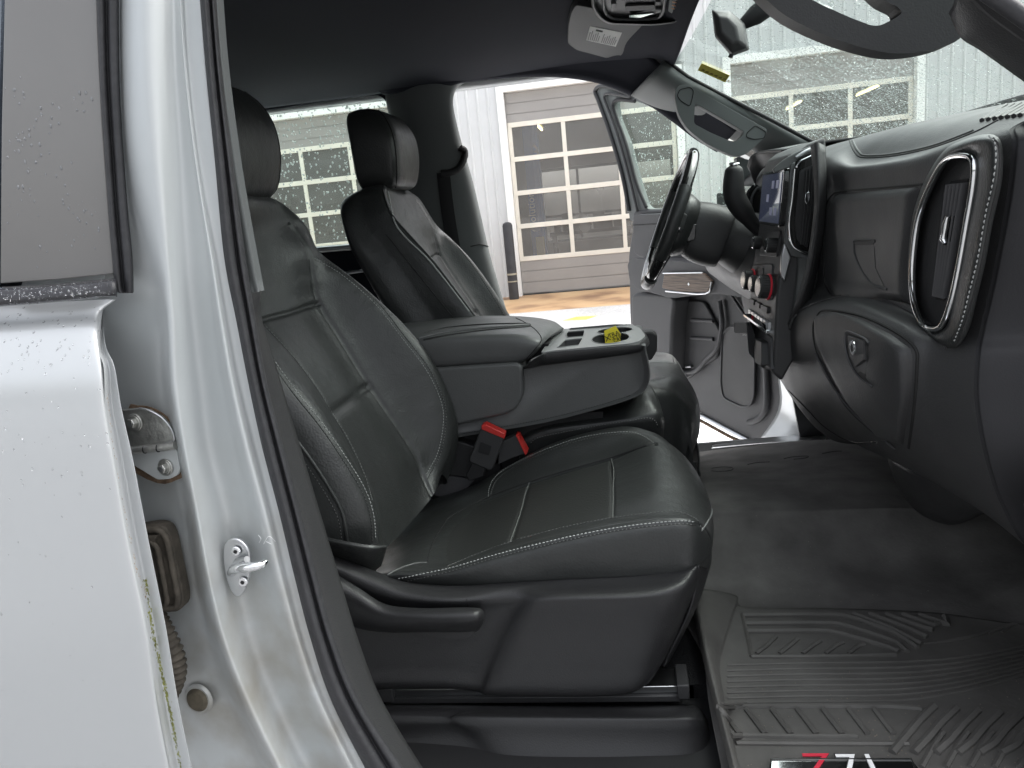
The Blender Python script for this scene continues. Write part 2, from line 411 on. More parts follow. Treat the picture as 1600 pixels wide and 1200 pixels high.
# ================================================================== SETTING
def ground_mat(nm='asphalt', k=1.0):
    mt = bpy.data.materials.new(nm); mt.use_nodes = True; n = mt.node_tree; b = n.nodes['Principled BSDF']
    tc = n.nodes.new('ShaderNodeTexCoord'); t = n.nodes.new('ShaderNodeTexNoise'); t.inputs['Scale'].default_value = .8; t.inputs['Detail'].default_value = 6
    t2 = n.nodes.new('ShaderNodeTexVoronoi'); t2.inputs['Scale'].default_value = 55
    for q_ in (t, t2): n.links.new(tc.outputs['Object'], q_.inputs['Vector'])
    r = n.nodes.new('ShaderNodeValToRGB'); r.color_ramp.elements[0].position = .3; r.color_ramp.elements[1].position = .7
    r.color_ramp.elements[0].color = (.42*k,.42*k,.42*k,1); r.color_ramp.elements[1].color = (.60*k,.58*k,.56*k,1)
    n.links.new(t.outputs['Fac'], r.inputs['Fac'])
    mx = n.nodes.new('ShaderNodeMix'); mx.data_type = 'RGBA'; mx.blend_type = 'MULTIPLY'; mx.inputs[0].default_value = .5
    n.links.new(r.outputs[0], mx.inputs[6]); n.links.new(t2.outputs['Color'], mx.inputs[7])
    hs_ = n.nodes.new('ShaderNodeHueSaturation'); hs_.inputs['Saturation'].default_value = .1; hs_.inputs['Value'].default_value = 1.7
    n.links.new(mx.outputs[2], hs_.inputs['Color']); n.links.new(hs_.outputs[0], b.inputs['Base Color'])
    b.inputs['Roughness'].default_value = .45
    bp = n.nodes.new('ShaderNodeBump'); bp.inputs['Strength'].default_value = .5; bp.inputs['Distance'].default_value = .01
    n.links.new(t2.outputs['Distance'], bp.inputs['Height']); n.links.new(bp.outputs[0], b.inputs['Normal']); return mt
def plane(name, x0, y0, x1, y1, z, mt):
    o = mesh(name, [(x0,y0,z),(x1,y0,z),(x1,y1,z),(x0,y1,z)], [(0,1,2,3)], mt, smooth=False); o['kind'] = 'structure'; return o
plane('ground', -150, -150, 150, 13.6, 0, ground_mat('asphalt', .25))  # unseen ground near the camera kept dark to cut bounce light
plane('road', -40, 2.2, 40, 8.6, .004, ground_mat('worn_concrete', 1.3))
plane('path', -40, 8.6, 40, 11.2, .003, ground_mat('grey_asphalt', .62))
def apron_mat():
    mt = bpy.data.materials.new('stained_concrete'); mt.use_nodes = True; n = mt.node_tree; b = n.nodes['Principled BSDF']
    tc = n.nodes.new('ShaderNodeTexCoord'); t = n.nodes.new('ShaderNodeTexNoise'); t.inputs['Scale'].default_value = 1.4; t.inputs['Detail'].default_value = 8
    n.links.new(tc.outputs['Object'], t.inputs['Vector'])
    r = n.nodes.new('ShaderNodeValToRGB'); e = r.color_ramp.elements; e[0].position = .32; e[1].position = .72
    e[0].color = (.20,.11,.06,1); e[1].color = (.52,.36,.20,1); x = e.new(.5); x.color = (.44,.28,.15,1)
    n.links.new(t.outputs['Fac'], r.inputs['Fac']); n.links.new(r.outputs[0], b.inputs['Base Color']); b.inputs['Roughness'].default_value = .5; return mt
plane('pavement', -30, 11.2, 30, 13.55, .004, apron_mat())
# paint mark on the asphalt
pm = c((905,497,'Z',.004))
o = mesh('parking_mark', [pm+Vector(v) for v in ((-.22,-.12,0),(.1,-.2,0),(.25,.1,0),(-.05,.15,0))], [(0,1,2,3)], mat('road_yellow', (.6,.5,.1), .7, var=.4, vscale=9), smooth=False)
o['kind'] = 'structure'

# ------------------------------------------------------------------ garage
GY = 13.5
bld = thing('garage_building', 'white ribbed metal garage building with three roll up doors across the yard', 'building', (0, GY, 0))
WALLM = mat('white_sheet_metal', (.56,.57,.57), .5, var=.04, vscale=1.2)
DOORM = mat('grey_door_panel', (.31,.295,.28), .5, var=.05, vscale=2)
DFRAME = mat('cream_door_frame', (.72,.68,.60), .5, var=.05, vscale=4)
TRIM = mat('white_door_trim', (.82,.82,.80), .4)
DOORS = [(-6.45, -3.60), (-1.77, 1.08), (1.92, 4.77)]
H = 3.42
xs = [-16]+[v for d_ in DOORS for v in d_]+[20]
for i in range(0, len(xs), 2):                      # ribbed piers between the doors
    mb = MB(); x0, x1 = xs[i], xs[i+1]; x = x0; pts = []
    while x < x1-.001:
        for dx, dy in ((0,0),(.11,0),(.125,-.02),(.145,-.02),(.16,0)):
            if x+dx < x1: pts.append((x+dx, GY+dy))
        x += .18
    pts.append((x1, GY))
    vs = [(a, b, 0) for a, b in pts]+[(a, b, 6.2) for a, b in pts]; n = len(pts)
    mb.add(vs, [(k, k+1, n+k+1, n+k) for k in range(n-1)])
    mb.box((x0, GY+.03, 0), (x1, GY+.2, 6.2)); mb.build('wall', WALLM, bld, ang=20)
for d0, d1 in DOORS:
    mb = MB(); x = d0; pts = []
    while x < d1-.001:
        for dx, dy in ((0,0),(.11,0),(.125,-.02),(.145,-.02),(.16,0)):
            if x+dx < d1: pts.append((x+dx, GY+dy))
        x += .18
    pts.append((d1, GY)); vs = [(a, b, H+.1) for a, b in pts]+[(a, b, 6.2) for a, b in pts]; n = len(pts)
    mb.add(vs, [(k, k+1, n+k+1, n+k) for k in range(n-1)]); mb.box((d0, GY+.03, H+.1), (d1, GY+.2, 6.2))
    mb.build('wall', WALLM, bld, ang=20)
    mb = MB(); mb.box((d0-.1, GY-.05, 0), (d0+.02, GY+.25, H+.12)); mb.box((d1-.02, GY-.05, 0), (d1+.1, GY+.25, H+.12)); mb.box((d0+.02, GY-.05, H), (d1-.02, GY+.25, H+.12))
    mb.build('door_frame', TRIM, bld, bev=.006)
    # the sectional door
    yd = GY+.10; mb = MB()
    z = .03
    def panelrow(z0, z1):
        k = 3; hh = (z1-z0)/k
        for j in range(k):
            mb.box((d0+.03, yd, z0+hh*j+.006), (d1-.03, yd+.04, z0+hh*(j+1)-.006))
            mb.box((d0+.03, yd+.012, z0+hh*j-.006), (d1-.03, yd+.035, z0+hh*j+.006))
    panelrow(.03, .62); panelrow(2.9, H+.0)
    mb.box((d0+.025, yd+.015, .03), (d0+.05, yd+.038, H)); mb.box((d1-.05, yd+.015, .03), (d1-.025, yd+.038, H))
    pd = mb.build('roller_door', DOORM, bld)
    fr = MB(); cols = [d0+.06+(d1-d0-.12)*k/3 for k in range(4)]; rz = [.64+.565*k for k in range(5)]
    for z_ in rz: fr.box((d0+.03, yd-.012, z_-.04), (d1-.03, yd+.03, z_+.04))
    for x_ in cols:
        for k in range(4): fr.box((x_-.035, yd-.01, rz[k]+.04), (x_+.035, yd+.028, rz[k+1]-.04))
    fr.build('window_frame', DFRAME, pd, bev=.004)
    for i in range(3):
        for k in range(4):
            x0, x1, z0, z1 = cols[i]+.035, cols[i+1]-.035, rz[k]+.04, rz[k+1]-.04
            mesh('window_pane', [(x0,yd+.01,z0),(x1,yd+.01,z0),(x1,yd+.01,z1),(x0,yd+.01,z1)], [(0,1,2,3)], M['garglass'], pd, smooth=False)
# room behind the doors
mb = MB(); Y0, Y1 = GY+.3, GY+9
mb.add([(-16,GY+.25,.0),(20,GY+.25,.0),(20,Y1,.0),(-16,Y1,.0)], [(0,1,2,3)])
mb.build('shop_floor', mat('shop_floor', (.24,.23,.22), .35, var=.3, vscale=1), bld)
mb = MB()
mb.box((-16, Y1, 0), (-2.4, Y1+.1, 6)); mb.box((1.6, Y1, 0), (20, Y1+.1, 6)); mb.box((-2.4, Y1, 2.55), (1.6, Y1+.1, 6)); mb.box((-2.4, Y1, 0), (1.6, Y1+.1, .5))
mb.box((-16.1, GY+.2, 0), (-16, Y1, 6.2)); mb.box((20, GY+.2, 0), (20.1, Y1, 6.2)); mb.box((-16, GY+.2, 6.2), (20, Y1, 6.3))
mb.build('inner_wall', mat('shop_wall', (.30,.29,.27), .8, var=.15, vscale=.7), bld)
mb = MB()
for x_ in (-2.4, -1.07, .27, 1.55): mb.box((x_, Y1-.02, .5), (x_+.07, Y1+.05, 2.55))
for z_ in (.5, 1.2, 1.9, 2.48): mb.box((-2.4, Y1-.025, z_), (1.6, Y1+.045, z_+.07))
mb.build('rear_window_bars', M['dark'], bld)
mb = MB(); rnd = random.Random(4)
shelf = MB()
for x0, x1, yy in ((-4.8,-3.2,GY+6.5),(2.2,4.4,GY+6),(-9,-6.5,GY+5)):
    for z_ in (.1,.7,1.3,1.9): shelf.box((x0,yy,z_),(x1,yy+.5,z_+.03))
    for x_ in (x0,x1): shelf.box((x_,yy,0),(x_+.04,yy+.5,2.0))
sh = shelf.build('shelving', M['steel'], bld)
for x0, x1, yy in ((-4.8,-3.2,GY+6.5),(2.2,4.4,GY+6),(-9,-6.5,GY+5)):
    for z_ in (.13,.73,1.33,1.93):
        x_ = x0+.05
        while x_ < x1-.3:
            w_ = rnd.uniform(.12,.35); mb.box((x_, yy+.05, z_), (x_+w_, yy+.42, z_+rnd.uniform(.15,.4))); x_ += w_+rnd.uniform(.02,.12)
mb.build('shelf_boxes', mat('dull_boxes', (.16,.14,.12), .8, var=.6, vscale=3), bld)
# the blue lift post with its lettering, seen through the second door
lx = c((838,330,'Y',GY+1.6)).x
lift = thing('vehicle_lift', 'blue two post vehicle lift with white vertical lettering seen through the middle garage door', 'vehicle lift', (lx, GY+1.6, 0))
mb = MB(); mb.box((lx-.14, GY+1.6, 0), (lx+.14, GY+1.9, 3.7)); mb.box((lx+.03, GY+1.56, 0), (lx+.10, GY+1.61, 3.5)); mb.box((lx-.24, GY+1.5, 0), (lx+.24, GY+2, .03))
mb.build('post', mat('blue_enamel', (.06,.15,.42), .4), lift, bev=.01)
mb = MB(); mb.box((lx-.05, GY+1.5, .35), (lx+.11, GY+1.57, .95)); mb.build('pad', mat('yellow_pad', (.65,.55,.3), .6), lift, bev=.01)
text('lettering', 'evolution', (lx-.02, GY+1.585, 1.05), (0,0,1), (-1,0,0), .20, M['white'], lift)
# parked truck-like machine silhouettes inside: a workbench with tools
bench = thing('workbench', 'dark cluttered workbench behind the middle garage door below the bright rear windows', 'workbench', (0, GY+5, 0))
mb = MB(); mb.box((-1.6, GY+5, .82), (1.5, GY+5.7, .9))
for x_ in (-1.55,1.4):
    for y_ in (GY+5.05,GY+5.6): mb.box((x_,y_,0),(x_+.07,y_+.07,.82))
mb.build('bench_top', M['dark'], bench)
mb = MB(); x_ = -1.5
while x_ < 1.3:
    w_ = rnd.uniform(.1,.3); h_ = rnd.uniform(.1,.5); mb.box((x_, GY+5.1, .9), (x_+w_, GY+5.5, .9+h_)); x_ += w_+rnd.uniform(.0,.08)
mb.build('tools', M['plastic'], bench)
# ceiling lamps in the shop
def shoplamp(x, y, z, n_):
    t = thing('shop_lamp', n_, 'lamp', (x, y, z)); mb = MB(); mb.box((x-.08,y-.7,z),(x+.08,y+.7,z+.05)); mb.build('housing', M['satin'], t)
    mb = MB(); mb.tube([(x,y-.65,z-.02),(x,y+.65,z-.02)], .022); mb.build('lamp_tube', mat('warm_tube', (1,.9,.5), .5, emis=(1,.82,.35), es=6), t); return t
LPT = []
for px, py, Y_, lab in ((842,197,GY+3.5,'warm strip lamp glowing in the top left pane of the middle garage door'),(1240,163,GY+3.5,'warm lamp glowing behind the left pane of the garage door seen through the windshield'),(1355,140,GY+3.0,'warm strip lamp glowing high behind the right panes of the door seen through the windshield')):
    p = c((px, py, Y_)); LPT.append(shoplamp(p.x, p.y, p.z, lab))
# bollard
bp = c((800,463,'Z',.004)); bp = Vector((c((803,460,13.1)).x, 13.1, 0))
bo = thing('bollard', 'dark grey steel bollard standing by the left jamb of the middle garage door', 'bollard', bp)
hB = c((793,347,13.1)).z
mb = MB(); mb.tube([bp, bp+Vector((0,0,hB-.06)), bp+Vector((0,0,hB-.02)), bp+Vector((0,0,hB))], [.085,.085,.07,.03], n=20); mb.build('post', mat('bollard_grey', (.035,.035,.038), .6, var=.2), bo)
mb = MB(); mb.tube([bp+Vector((0,0,.42)), bp+Vector((0,0,.45))], .09, n=20); mb.tube([bp+Vector((0,0,.3)), bp+Vector((0,0,.32))], .089, n=20); mb.build('worn_band', mat('worn_band', (.3,.28,.22), .7), bo)
# light coloured building wall opposite, behind the camera side is open yard

# ================================================================== TRUCK SHELL
truck = thing('pickup_truck', 'silver crew cab pickup truck with black interior and its front doors standing open', 'pickup truck', (0, 1.75, 0))
YC = 1.75
# ---- headliner: slightly domed shell, right roof rail to left roof rail
def hz(y, x):
    a = (y-YC)/.9; return 1.885-.05*abs(a)**4 + (-.03 if x > .05 else 0)
rows = []
for x in (-2.0, -1.2, -.75, -.45, -.1, .12, .19):
    rows.append([('w', x, y, (1.895 if x < .1 else 1.865 if x < .15 else 1.83) - (.055 if y < 2.3 else .026)*abs((y-YC)/.9)**3) for y in (.92, 1.05, 1.3, 1.55, 1.75, 2.0, 2.25, 2.45, 2.6)])
head = surf('headliner', rows, M['headliner'], truck, 5, 5, thick=.02, outward=(0,1.75,3))
mb = MB(); 
rf = surf('roof', [[('w', x, y, z) for y, z in ((.86,1.86),(.92,1.93),(1.2,1.96),(1.75,1.975),(2.3,1.96),(2.6,1.93),(2.66,1.86))] for x in (-2.1,-1.2,-.4,.12,.24)], M['paint'], truck, 4, 3, thick=.004, outward=(0,1.75,0))
# ---- far (driver side) body: B pillar, rails, rear door
FY = 2.60
opening = [(797,500),(790,480),(778,440),(765,395),(750,330),(738,280),(722,225),(712,185),(708,158),(713,140),(728,129),(755,125),(800,122),(870,121),(905,124),(940,132),(975,145),(1010,163),(1050,190),(1085,217),(1120,238)]
opn = cr([(x, y) for x, y in opening], 4)
# B pillar trim between the driver's opening and the rear door window
left = [(640,520),(636,480),(630,430),(625,380),(620,330),(615,270),(612,220),(607,180),(602,150),(606,120),(640,105)]
ow = L(opn, FY)
lw_ = cr(left, 4)
wl = L(lw_, FY+.02)
iT = len(wl)
# b pillar: ruled between left edge and the lower part of the opening curve (first 9 control pts)
op1 = cr(opening[:12], 4)
N = len(op1); lr = [lw_[round(i*(len(lw_)-1)/(N-1))] for i in range(N)]
rows = []
for (a, b) in zip(lr, op1):
    f = lambda t, Y: (a[0]+(b[0]-a[0])*t, a[1]+(b[1]-a[1])*t, Y)
    rows.append([f(0, FY+.06), f(.03, FY+.005), f(.3, FY-.035), f(.6, FY-.045), f(.88, FY-.03), f(.985, FY-.005), f(1, FY+.05)])
bp_far = surf('b_pillar_trim', rows, M['pillar_trim'], truck, 4, 1, thick=.01)
# lower dark part of the far pillar + belt seam
h = hits([(735,385),(750,382),(762,385)], bp_far.bvh, .0015); 
if len(h) > 2: tube('trim_joint', [p for p, n in h], .002, M['seam'], bp_far.o, n=6)
# upper rail over the driver's opening, running into the A pillar
top_in = [(560,118),(640,100),(700,92),(760,88),(830,72),(900,66),(960,70),(1012,88),(1050,122),(1100,165),(1150,205)]
bot = [(600,149),(640,146),(695,140),(728,129),(800,122),(870,121),(940,132),(1005,160),(1050,190),(1085,217),(1120,238)]
rows = [[(t[0]+(b[0]-t[0])*k, t[1]+(b[1]-t[1])*k, y) for t, b in zip(top_in, bot)] for k, y in ((0,FY-.16),(.35,FY-.1),(.7,FY-.05),(.97,FY-.02),(1.0,FY+.05))]
surf('roof_rail_trim', rows, M['headliner'], truck, 4, 4, thick=.006)
# rear quarter: header above rear door window, belt below
rows = [[(x, y, Y) for x, y in r] for r, Y in (([(200,135),(340,100),(480,90),(600,80)],FY-.12), ([(200,190),(340,172),(480,152),(600,140)],FY-.03), ([(200,208),(340,185),(412,172),(500,159)],FY+.0))]
mb = MB()
rearwin = fillet([(330,185),(412,172),(560,150),(592,148),(604,158),(612,220),(622,330),(632,377),(548,381),(490,386),(330,400)], 14)
outer_ = [(150,120),(690,60),(690,560),(150,640)]
# frame with a window hole built as a bridged ring
def ring(name, inner, outer, Y, dep, mt, parent):
    """flat frame between an inner and outer outline (same count), with depth"""
    n = len(inner); vi = L(inner, Y); vo = L(outer, Y); e = Vector((0, dep, 0))
    vs = vi+vo+[v+e for v in vi]+[v+e for v in vo]; fs = []
    for i in range(n):
        j = (i+1) % n; fs += [(i, j, n+j, n+i), (2*n+i, 2*n+j, j, i), (3*n+i, 2*n+i+0, 2*n+j, 3*n+j)]
    return mesh(name, vs, fs, mt, parent, ang=30)
def expand(poly, box):
    """push every vertex of poly outwards to the box outline"""
    x0,y0,x1,y1 = box; cx = sum(p[0] for p in poly)/len(poly); cy = sum(p[1] for p in poly)/len(poly); out = []
    for x, y in poly:
        dx, dy = x-cx, y-cy; k = 1e9
        if dx > 0: k = min(k, (x1-cx)/dx)
        if dx < 0: k = min(k, (x0-cx)/dx)
        if dy > 0: k = min(k, (y1-cy)/dy)
        if dy < 0: k = min(k, (y0-cy)/dy)
        out.append((cx+dx*k, cy+dy*k))
    return out
rd = ring('far_rear_door', rearwin, expand(rearwin, (60,60,650,600)), FY+.03, .05, M['headliner'], truck)
rw_gl = prism('window_glass', L(rearwin, FY+.06), (0,.004,0), M['glass'], rd)
b = bvh_of(rw_gl); pts = []
for _ in range(1500):
    x, y = random.uniform(400, 620), random.uniform(148, 388)
    p, n = hit(x, y, b)
    if p is None: continue
    if random.random() > .35+.65*(1-(y-150)/240): continue
    pts.append((p+Vector((0,.0047,0)), Vector((0,1,0)), random.choice((.0016,.0022,.0028,.0035))*1.1, (.1,0,random.uniform(1,1.3))))
drops('raindrops', pts, M['mist'], rd)
tube('window_belt_seal', L([(330,408),(490,391),(560,385),(640,381)], FY+.02), .011, M['satin'], rd, n=10)
tube('door_pull_strip', L([(520,430),(560,424),(612,416)], FY+.0), .006, M['satin'], rd, n=8)
# rear seat + back wall of the cab, dark
mb = MB(); mb.box((-2.15,.95,.6),(-2.0,2.65,1.9)); mb.box((-2.0,.95,.6),(-1.45,2.6,1.02)); mb.build('rear_cab_wall', M['headliner'], truck, bev=.03)
# seat belt hanging on the far B pillar
bf = bp_far.bvh
h = hits([(716,232),(722,238),(722,252),(716,264),(704,270),(690,271)], bf, .012, res=4)
if len(h) > 3: tube('belt_anchor', [p for p, n in h], .011, M['dark'], truck, n=10, flat=1.0)
hb = hits([(693,270),(700,330),(712,400),(724,450)], bf, .008, res=3)
if len(hb) > 3: tube('seat_belt', [p for p, n in hb], .022, M['dark'], truck, n=8, flat=.06, ref=(0,1,0))
# ---- header over the windshield + A pillar (driver side)
apu = [(1040,92),(1075,118),(1120,142),(1165,165),(1210,188),(1268,219)]
apl = [(985,150),(1030,172),(1066,181),(1104,200),(1150,222),(1225,262)]
rows = []
dep = [(2.42,2.58),(2.42,2.58),(2.42,2.57),(2.43,2.56),(2.44,2.56),(2.46,2.56)]
for (u, l, d_) in zip(apu, apl, dep):
    f = lambda t, Y: (u[0]+(l[0]-u[0])*t, u[1]+(l[1]-u[1])*t, Y)
    rows.append([f(-.02, d_[0]+.06), f(0, d_[0]+.005), f(.25, d_[0]-.01), f(.6, d_[0]+.03), f(.95, d_[1]-.02), f(1, d_[1]+.05)])
apil = surf('a_pillar_trim', rows, M['pillar_trim'], truck, 5, 5, thick=.008)
tube('windshield_seal', L([(1038,92),(1075,120),(1120,144),(1165,167),(1210,190),(1268,221)], 2.42), .006, M['dark'], truck, n=8)
# grab handle on it
gh = fillet([(1058,133),(1075,132),(1180,192),(1199,202),(1196,214),(1165,242),(1148,245),(1105,226),(1075,203),(1060,180),(1054,150)], 12)
hole = fillet([(1086,164),(1090,163),(1163,206),(1160,212),(1150,221),(1140,220),(1110,207),(1084,193)], 5)
gw = L(cr(gh, 1, True), 2.36)
def plate_hole(name, outer, inner, Y, dep, mt, parent, bev=.006):
    bm = bmesh.new()
    def loop(pts):
        v = [bm.verts.new(p) for p in pts]; return [bm.edges.new((v[i], v[(i+1) % len(v)])) for i in range(len(v))]
    e = loop(outer)+loop(inner); bmesh.ops.triangle_fill(bm, use_beauty=True, use_dissolve=False, edges=e)
    # drop faces inside the hole
    me = bpy.data.meshes.new(name); bmesh.ops.recalc_face_normals(bm, faces=bm.faces)
    g = bmesh.ops.extrude_face_region(bm, geom=bm.faces[:]); 
    for v in [x for x in g['geom'] if isinstance(x, bmesh.types.BMVert)]: v.co += Vector(dep)
    bmesh.ops.recalc_face_normals(bm, faces=bm.faces); bm.to_mesh(me); bm.free()
    o = link(name, me, mt, parent, ang=30); bevel(o, bev, 3, 50); return o
ghd = plate_hole('grab_handle', L(gh, 2.36), L(hole, 2.36), 2.36, (0,.05,0), M['pillar_trim'], truck)
for q_ in ([(1062,140),(1078,136),(1084,142),(1082,152),(1078,166),(1064,158),(1058,150)], [(1167,208),(1180,196),(1197,206),(1194,216),(1178,218),(1166,214)]):
    tube('cover_line', L(cr(fillet(q_, 3, 2), 1, True), 2.359), .0012, M['seam'], ghd, n=6, closed=True)
# header between headliner and windshield
rows = [[('w',.10,y,1.868-.03*abs((y-YC)/.8)**3) for y in (.95,1.2,1.5,1.75,2.0,2.25,2.45)],
        [('w',.17+.02,y,1.845-.03*abs((y-YC)/.8)**3) for y in (.95,1.2,1.5,1.75,2.0,2.25,2.45)],
        [('w',.19+.02,y,1.845-.03*abs((y-YC)/.8)**3) for y in (.95,1.2,1.5,1.75,2.0,2.25,2.45)]]
# ---- windshield
def wsp(y, t):      # t: 0 top .. 1 base
    a = (y-YC)/.80
    xt = .225-.05*a*a; xb = .88-.25*a*a
    zt, zb = 1.845-.03*a*a, 1.535
    return ('w', xt+(xb-xt)*t, y, zt+(zb-zt)*(t+.10*t*(1-t)*-1))
ys = [.93,1.05,1.2,1.4,1.6,1.75,1.9,2.1,2.3,2.45,2.56]
ws = surf('windshield', [[wsp(y, t) for y in ys] for t in (0,.25,.5,.75,1)], M['wsglass'], truck, 4, 5, thick=0)
def wspt(px, py):
    return hit(px, py, ws.bvh)
rn = random.Random(3)
def wsdrops(n_, rs, mt, st0, st1, band=None):
    pts = []
    for _ in range(n_):
        x, y = rn.uniform(1035, 1600), rn.uniform(0, 235)
        if band and rn.random() < .4: x, y = rn.uniform(1130, 1440), rn.uniform(60, 215)
        p, n = wspt(x, y)
        if p is None or (x > 1435 and rn.random() > .6): continue
        pts.append((p-n*.0005, -n, rn.choice(rs), Vector((.87,0,-.5))*rn.uniform(st0, st1)))
    drops('raindrops', pts, mt, ws.o, seg=(6,2))
wsdrops(13000, (.0008,.0010,.0014,.0019), M['mist'], 1, 1.4, True)
wsdrops(1500, (.0014,.0018,.0026), M['water'], 1, 1.3, True)
pts = []
for _ in range(420):     # rivulets left by running water
    x, y = rn.uniform(1190, 1560), rn.uniform(95, 205); sl_ = rn.uniform(.52,.6)
    for k in range(rn.randint(4, 14)):
        p, n = wspt(x+k*4.6+rn.uniform(-.5,.5), y+k*4.6*sl_+rn.uniform(-.25,.25))
        if p is None: continue
        pts.append((p-n*.0005, -n, rn.uniform(.0006,.0014), Vector((.87,.0,-.5))*rn.uniform(1.5,3.5)))
drops('water_trails', pts, M['mist'], ws.o, seg=(6,2))
# sticker on the glass, facing the cabin
stq = [(1097,97),(1141,116),(1134,127),(1091,108)]
sw = [wspt(x, y)[0]+wspt(x, y)[1]*.003 for x, y in stq]
stk = thing('windshield_sticker', 'small yellow sticker with dark numerals inside the lower left of the windshield', 'sticker', sum(sw, Vector())/4)
prism('sticker_film', sw, (sw[1]-sw[0]).cross(sw[3]-sw[0]).normalized()*-.0006, mat('yellow_film', (.50,.42,.05), .7), stk)
xd = sw[1]-sw[0]; yd_ = sw[0]-sw[3]
text('numerals', '2664425', sw[3]+xd*.06+yd_*.2-(xd.cross(yd_)).normalized()*-.0016, xd, yd_, .0265, mat('olive_ink', (.16,.12,.02), .8), stk, depth=.0003)
# ---- rear view mirror
MY = 1.78
mh = fillet([(1112,15),(1127,13),(1140,18),(1152,27),(1160,38),(1168,52),(1170,78),(1160,85),(1152,87),(1143,84),(1132,74),(1120,60),(1115,45)], 4)
mo = prism('rear_view_mirror', L(mh, MY), (0,.0,0), M['plastic'], truck) if False else None
rows = [[(x, y, MY+d_) for x, y in r] for r, d_ in (([(1122,26),(1138,28),(1150,42),(1154,64),(1144,68),(1126,50)],-.115),([(1114,17),(1140,19),(1161,38),(1168,74),(1142,84),(1119,58)],-.10),([(1112,15),(1140,16),(1164,37),(1171,78),(1143,88),(1117,58)],-.02),([(1112,15),(1140,16),(1164,37),(1171,78),(1143,88),(1117,58)],.08),([(1120,22),(1140,22),(1158,40),(1165,74),(1144,78),(1122,54)],.12))]
mir = surf('rear_view_mirror', rows, M['plastic'], truck, 1, 1, cu=True, outward=c((1142,50,MY)), caps=True)
mir.o.data.set_sharp_from_angle(angle=math.radians(28)); bevel(mir.o, .004, 3, 25)
tube('mirror_arm', L([(1157,40),(1166,34),(1180,24),(1196,12),(1206,2)], MY) , [.010,.014,.020,.021,.021], M['dark'], mir.o, n=12)
tube('mirror_toggle', L([(1150,74),(1144,82),(1141,90)], MY-.06), [.006,.004,.005], M['dark'], mir.o, n=8)
mm = fillet([(1180,-8),(1196,2),(1203,8),(1215,16),(1240,20),(1260,30),(1260,-30),(1180,-30)],4)
prism('mirror_mount', L([(1183,-40),(1186,4),(1200,10),(1212,8),(1230,-40)], MY-.02), (0,.05,0), M['dark'], mir.o, bev=.004)
# ---- sun visor, roof console
vis = fillet([(893,18),(900,8),(1020,30),(1017,42),(996,70),(985,88),(975,90),(968,86),(960,87),(948,91),(900,78),(887,68),(888,40)], 4)
VZ = 1.868
def ZL(pts, z=VZ): return [c((x, y, 'Z', z)) for x, y in pts]
vs_ = prism('sun_visor', ZL(vis), (.0,.0,.014), M['visor'], truck, bev=.004)
lq = [(922,41),(972,51),(962,73),(916,63)]
lwp = ZL(lq, VZ-.0012)
lab = prism('warning_label', lwp, (0,0,.0008), M['paper'], vs_)
mb = MB(); P0, P1, P3 = lwp[3], lwp[2], lwp[0]; ex, ey = P1-P0, P3-P0
for k in range(15):
    if k in (6,): continue
    t = .05+k*.062; a = P0+ex*t+ey*(.08+.02*(k%3)); b_2 = P0+ex*t+ey*(.62+.12*math.sin(k*2.1))
    mb.tube([a-Vector((0,0,.0006)), b_2-Vector((0,0,.0006))], .0011, n=4)
for k in range(3):
    a = P0+ex*(.2+.0*k)+ey*(.82+.04*k); mb.tube([a-Vector((0,0,.0006)), a+ex*.2-Vector((0,0,.0006))], .0008, n=4)
mb.build('label_print', mat('label_ink', (.12,.12,.12), .8), lab)
# roof console: bowl with bezel, lamps, switches
oc = fillet([(922,-60),(924,12),(934,28),(950,38),(1020,40),(1060,36),(1078,20),(1095,-10),(1110,-60)], 8)
rows = []
for k, (s_, Y_) in enumerate(((1.0,1.90),(1.0,1.858),(.97,1.846),(.94,1.848),(.9,1.862))):
    cx_, cy_ = 1005, -10
    rows.append([c((cx_+(x-cx_)*s_, cy_+(y-cy_)*s_, 'Z', Y_)) for x, y in oc])
rc = surf('roof_console', rows, M['plastic'], truck, 1, 3, cu=True, outward=c((1005,-10,'Z',1.95)))
inner = [(1005+(x-1005)*.9, -10+(y+10)*.9) for x, y in oc]
prism('console_panel', ZL(inner, 1.862), (0,0,.01), M['plastic'], rc.o)
tube('console_lip', ZL(cr([(943,-5),(944,14),(950,24),(965,30),(1020,29),(1035,20),(1040,-5)],5), 1.856), .0035, M['doorpl'], rc.o, n=8)
prism('map_lamp_lens', ZL(fillet([(983,24),(1000,23),(1022,21),(1000,28),(984,30)],1), 1.8520), (0,0,.004), M['chrome'], rc.o)
prism('slot', ZL(fillet([(977,10),(1022,8),(1024,12),(1020,16),(977,17)],2), 1.8560), (0,0,.004), M['dark'], rc.o)
prism('slot', ZL(fillet([(970,-6),(1022,-4),(1022,2),(970,1)],2), 1.8560), (0,0,.004), M['dark'], rc.o)
for q_ in ([(955,6),(963,6),(963,18),(955,18)],[(1024,3),(1033,3),(1033,9),(1024,9)],[(1024,15),(1034,15),(1033,21),(1024,20)]):
    prism('switch', ZL(fillet(q_,1.5), 1.8540), (0,0,.006), M['doorpl'], rc.o, bev=.0008)
prism('roof_switch_bank', ZL(fillet([(1048,-10),(1062,-10),(1056,24),(1044,18)],2), 1.8540), (0,0,.006), M['pillar_trim'], rc.o, bev=.001)
for k in range(4): prism('amber_mark', ZL([(1051-k*.5,-2+k*5),(1058-k*.6,-1+k*5),(1058-k*.6,0+k*5),(1051-k*.5,-1+k*5)], 1.8530), (0,0,.001), mat('amber_print',(.55,.25,.1),.6), rc.o)
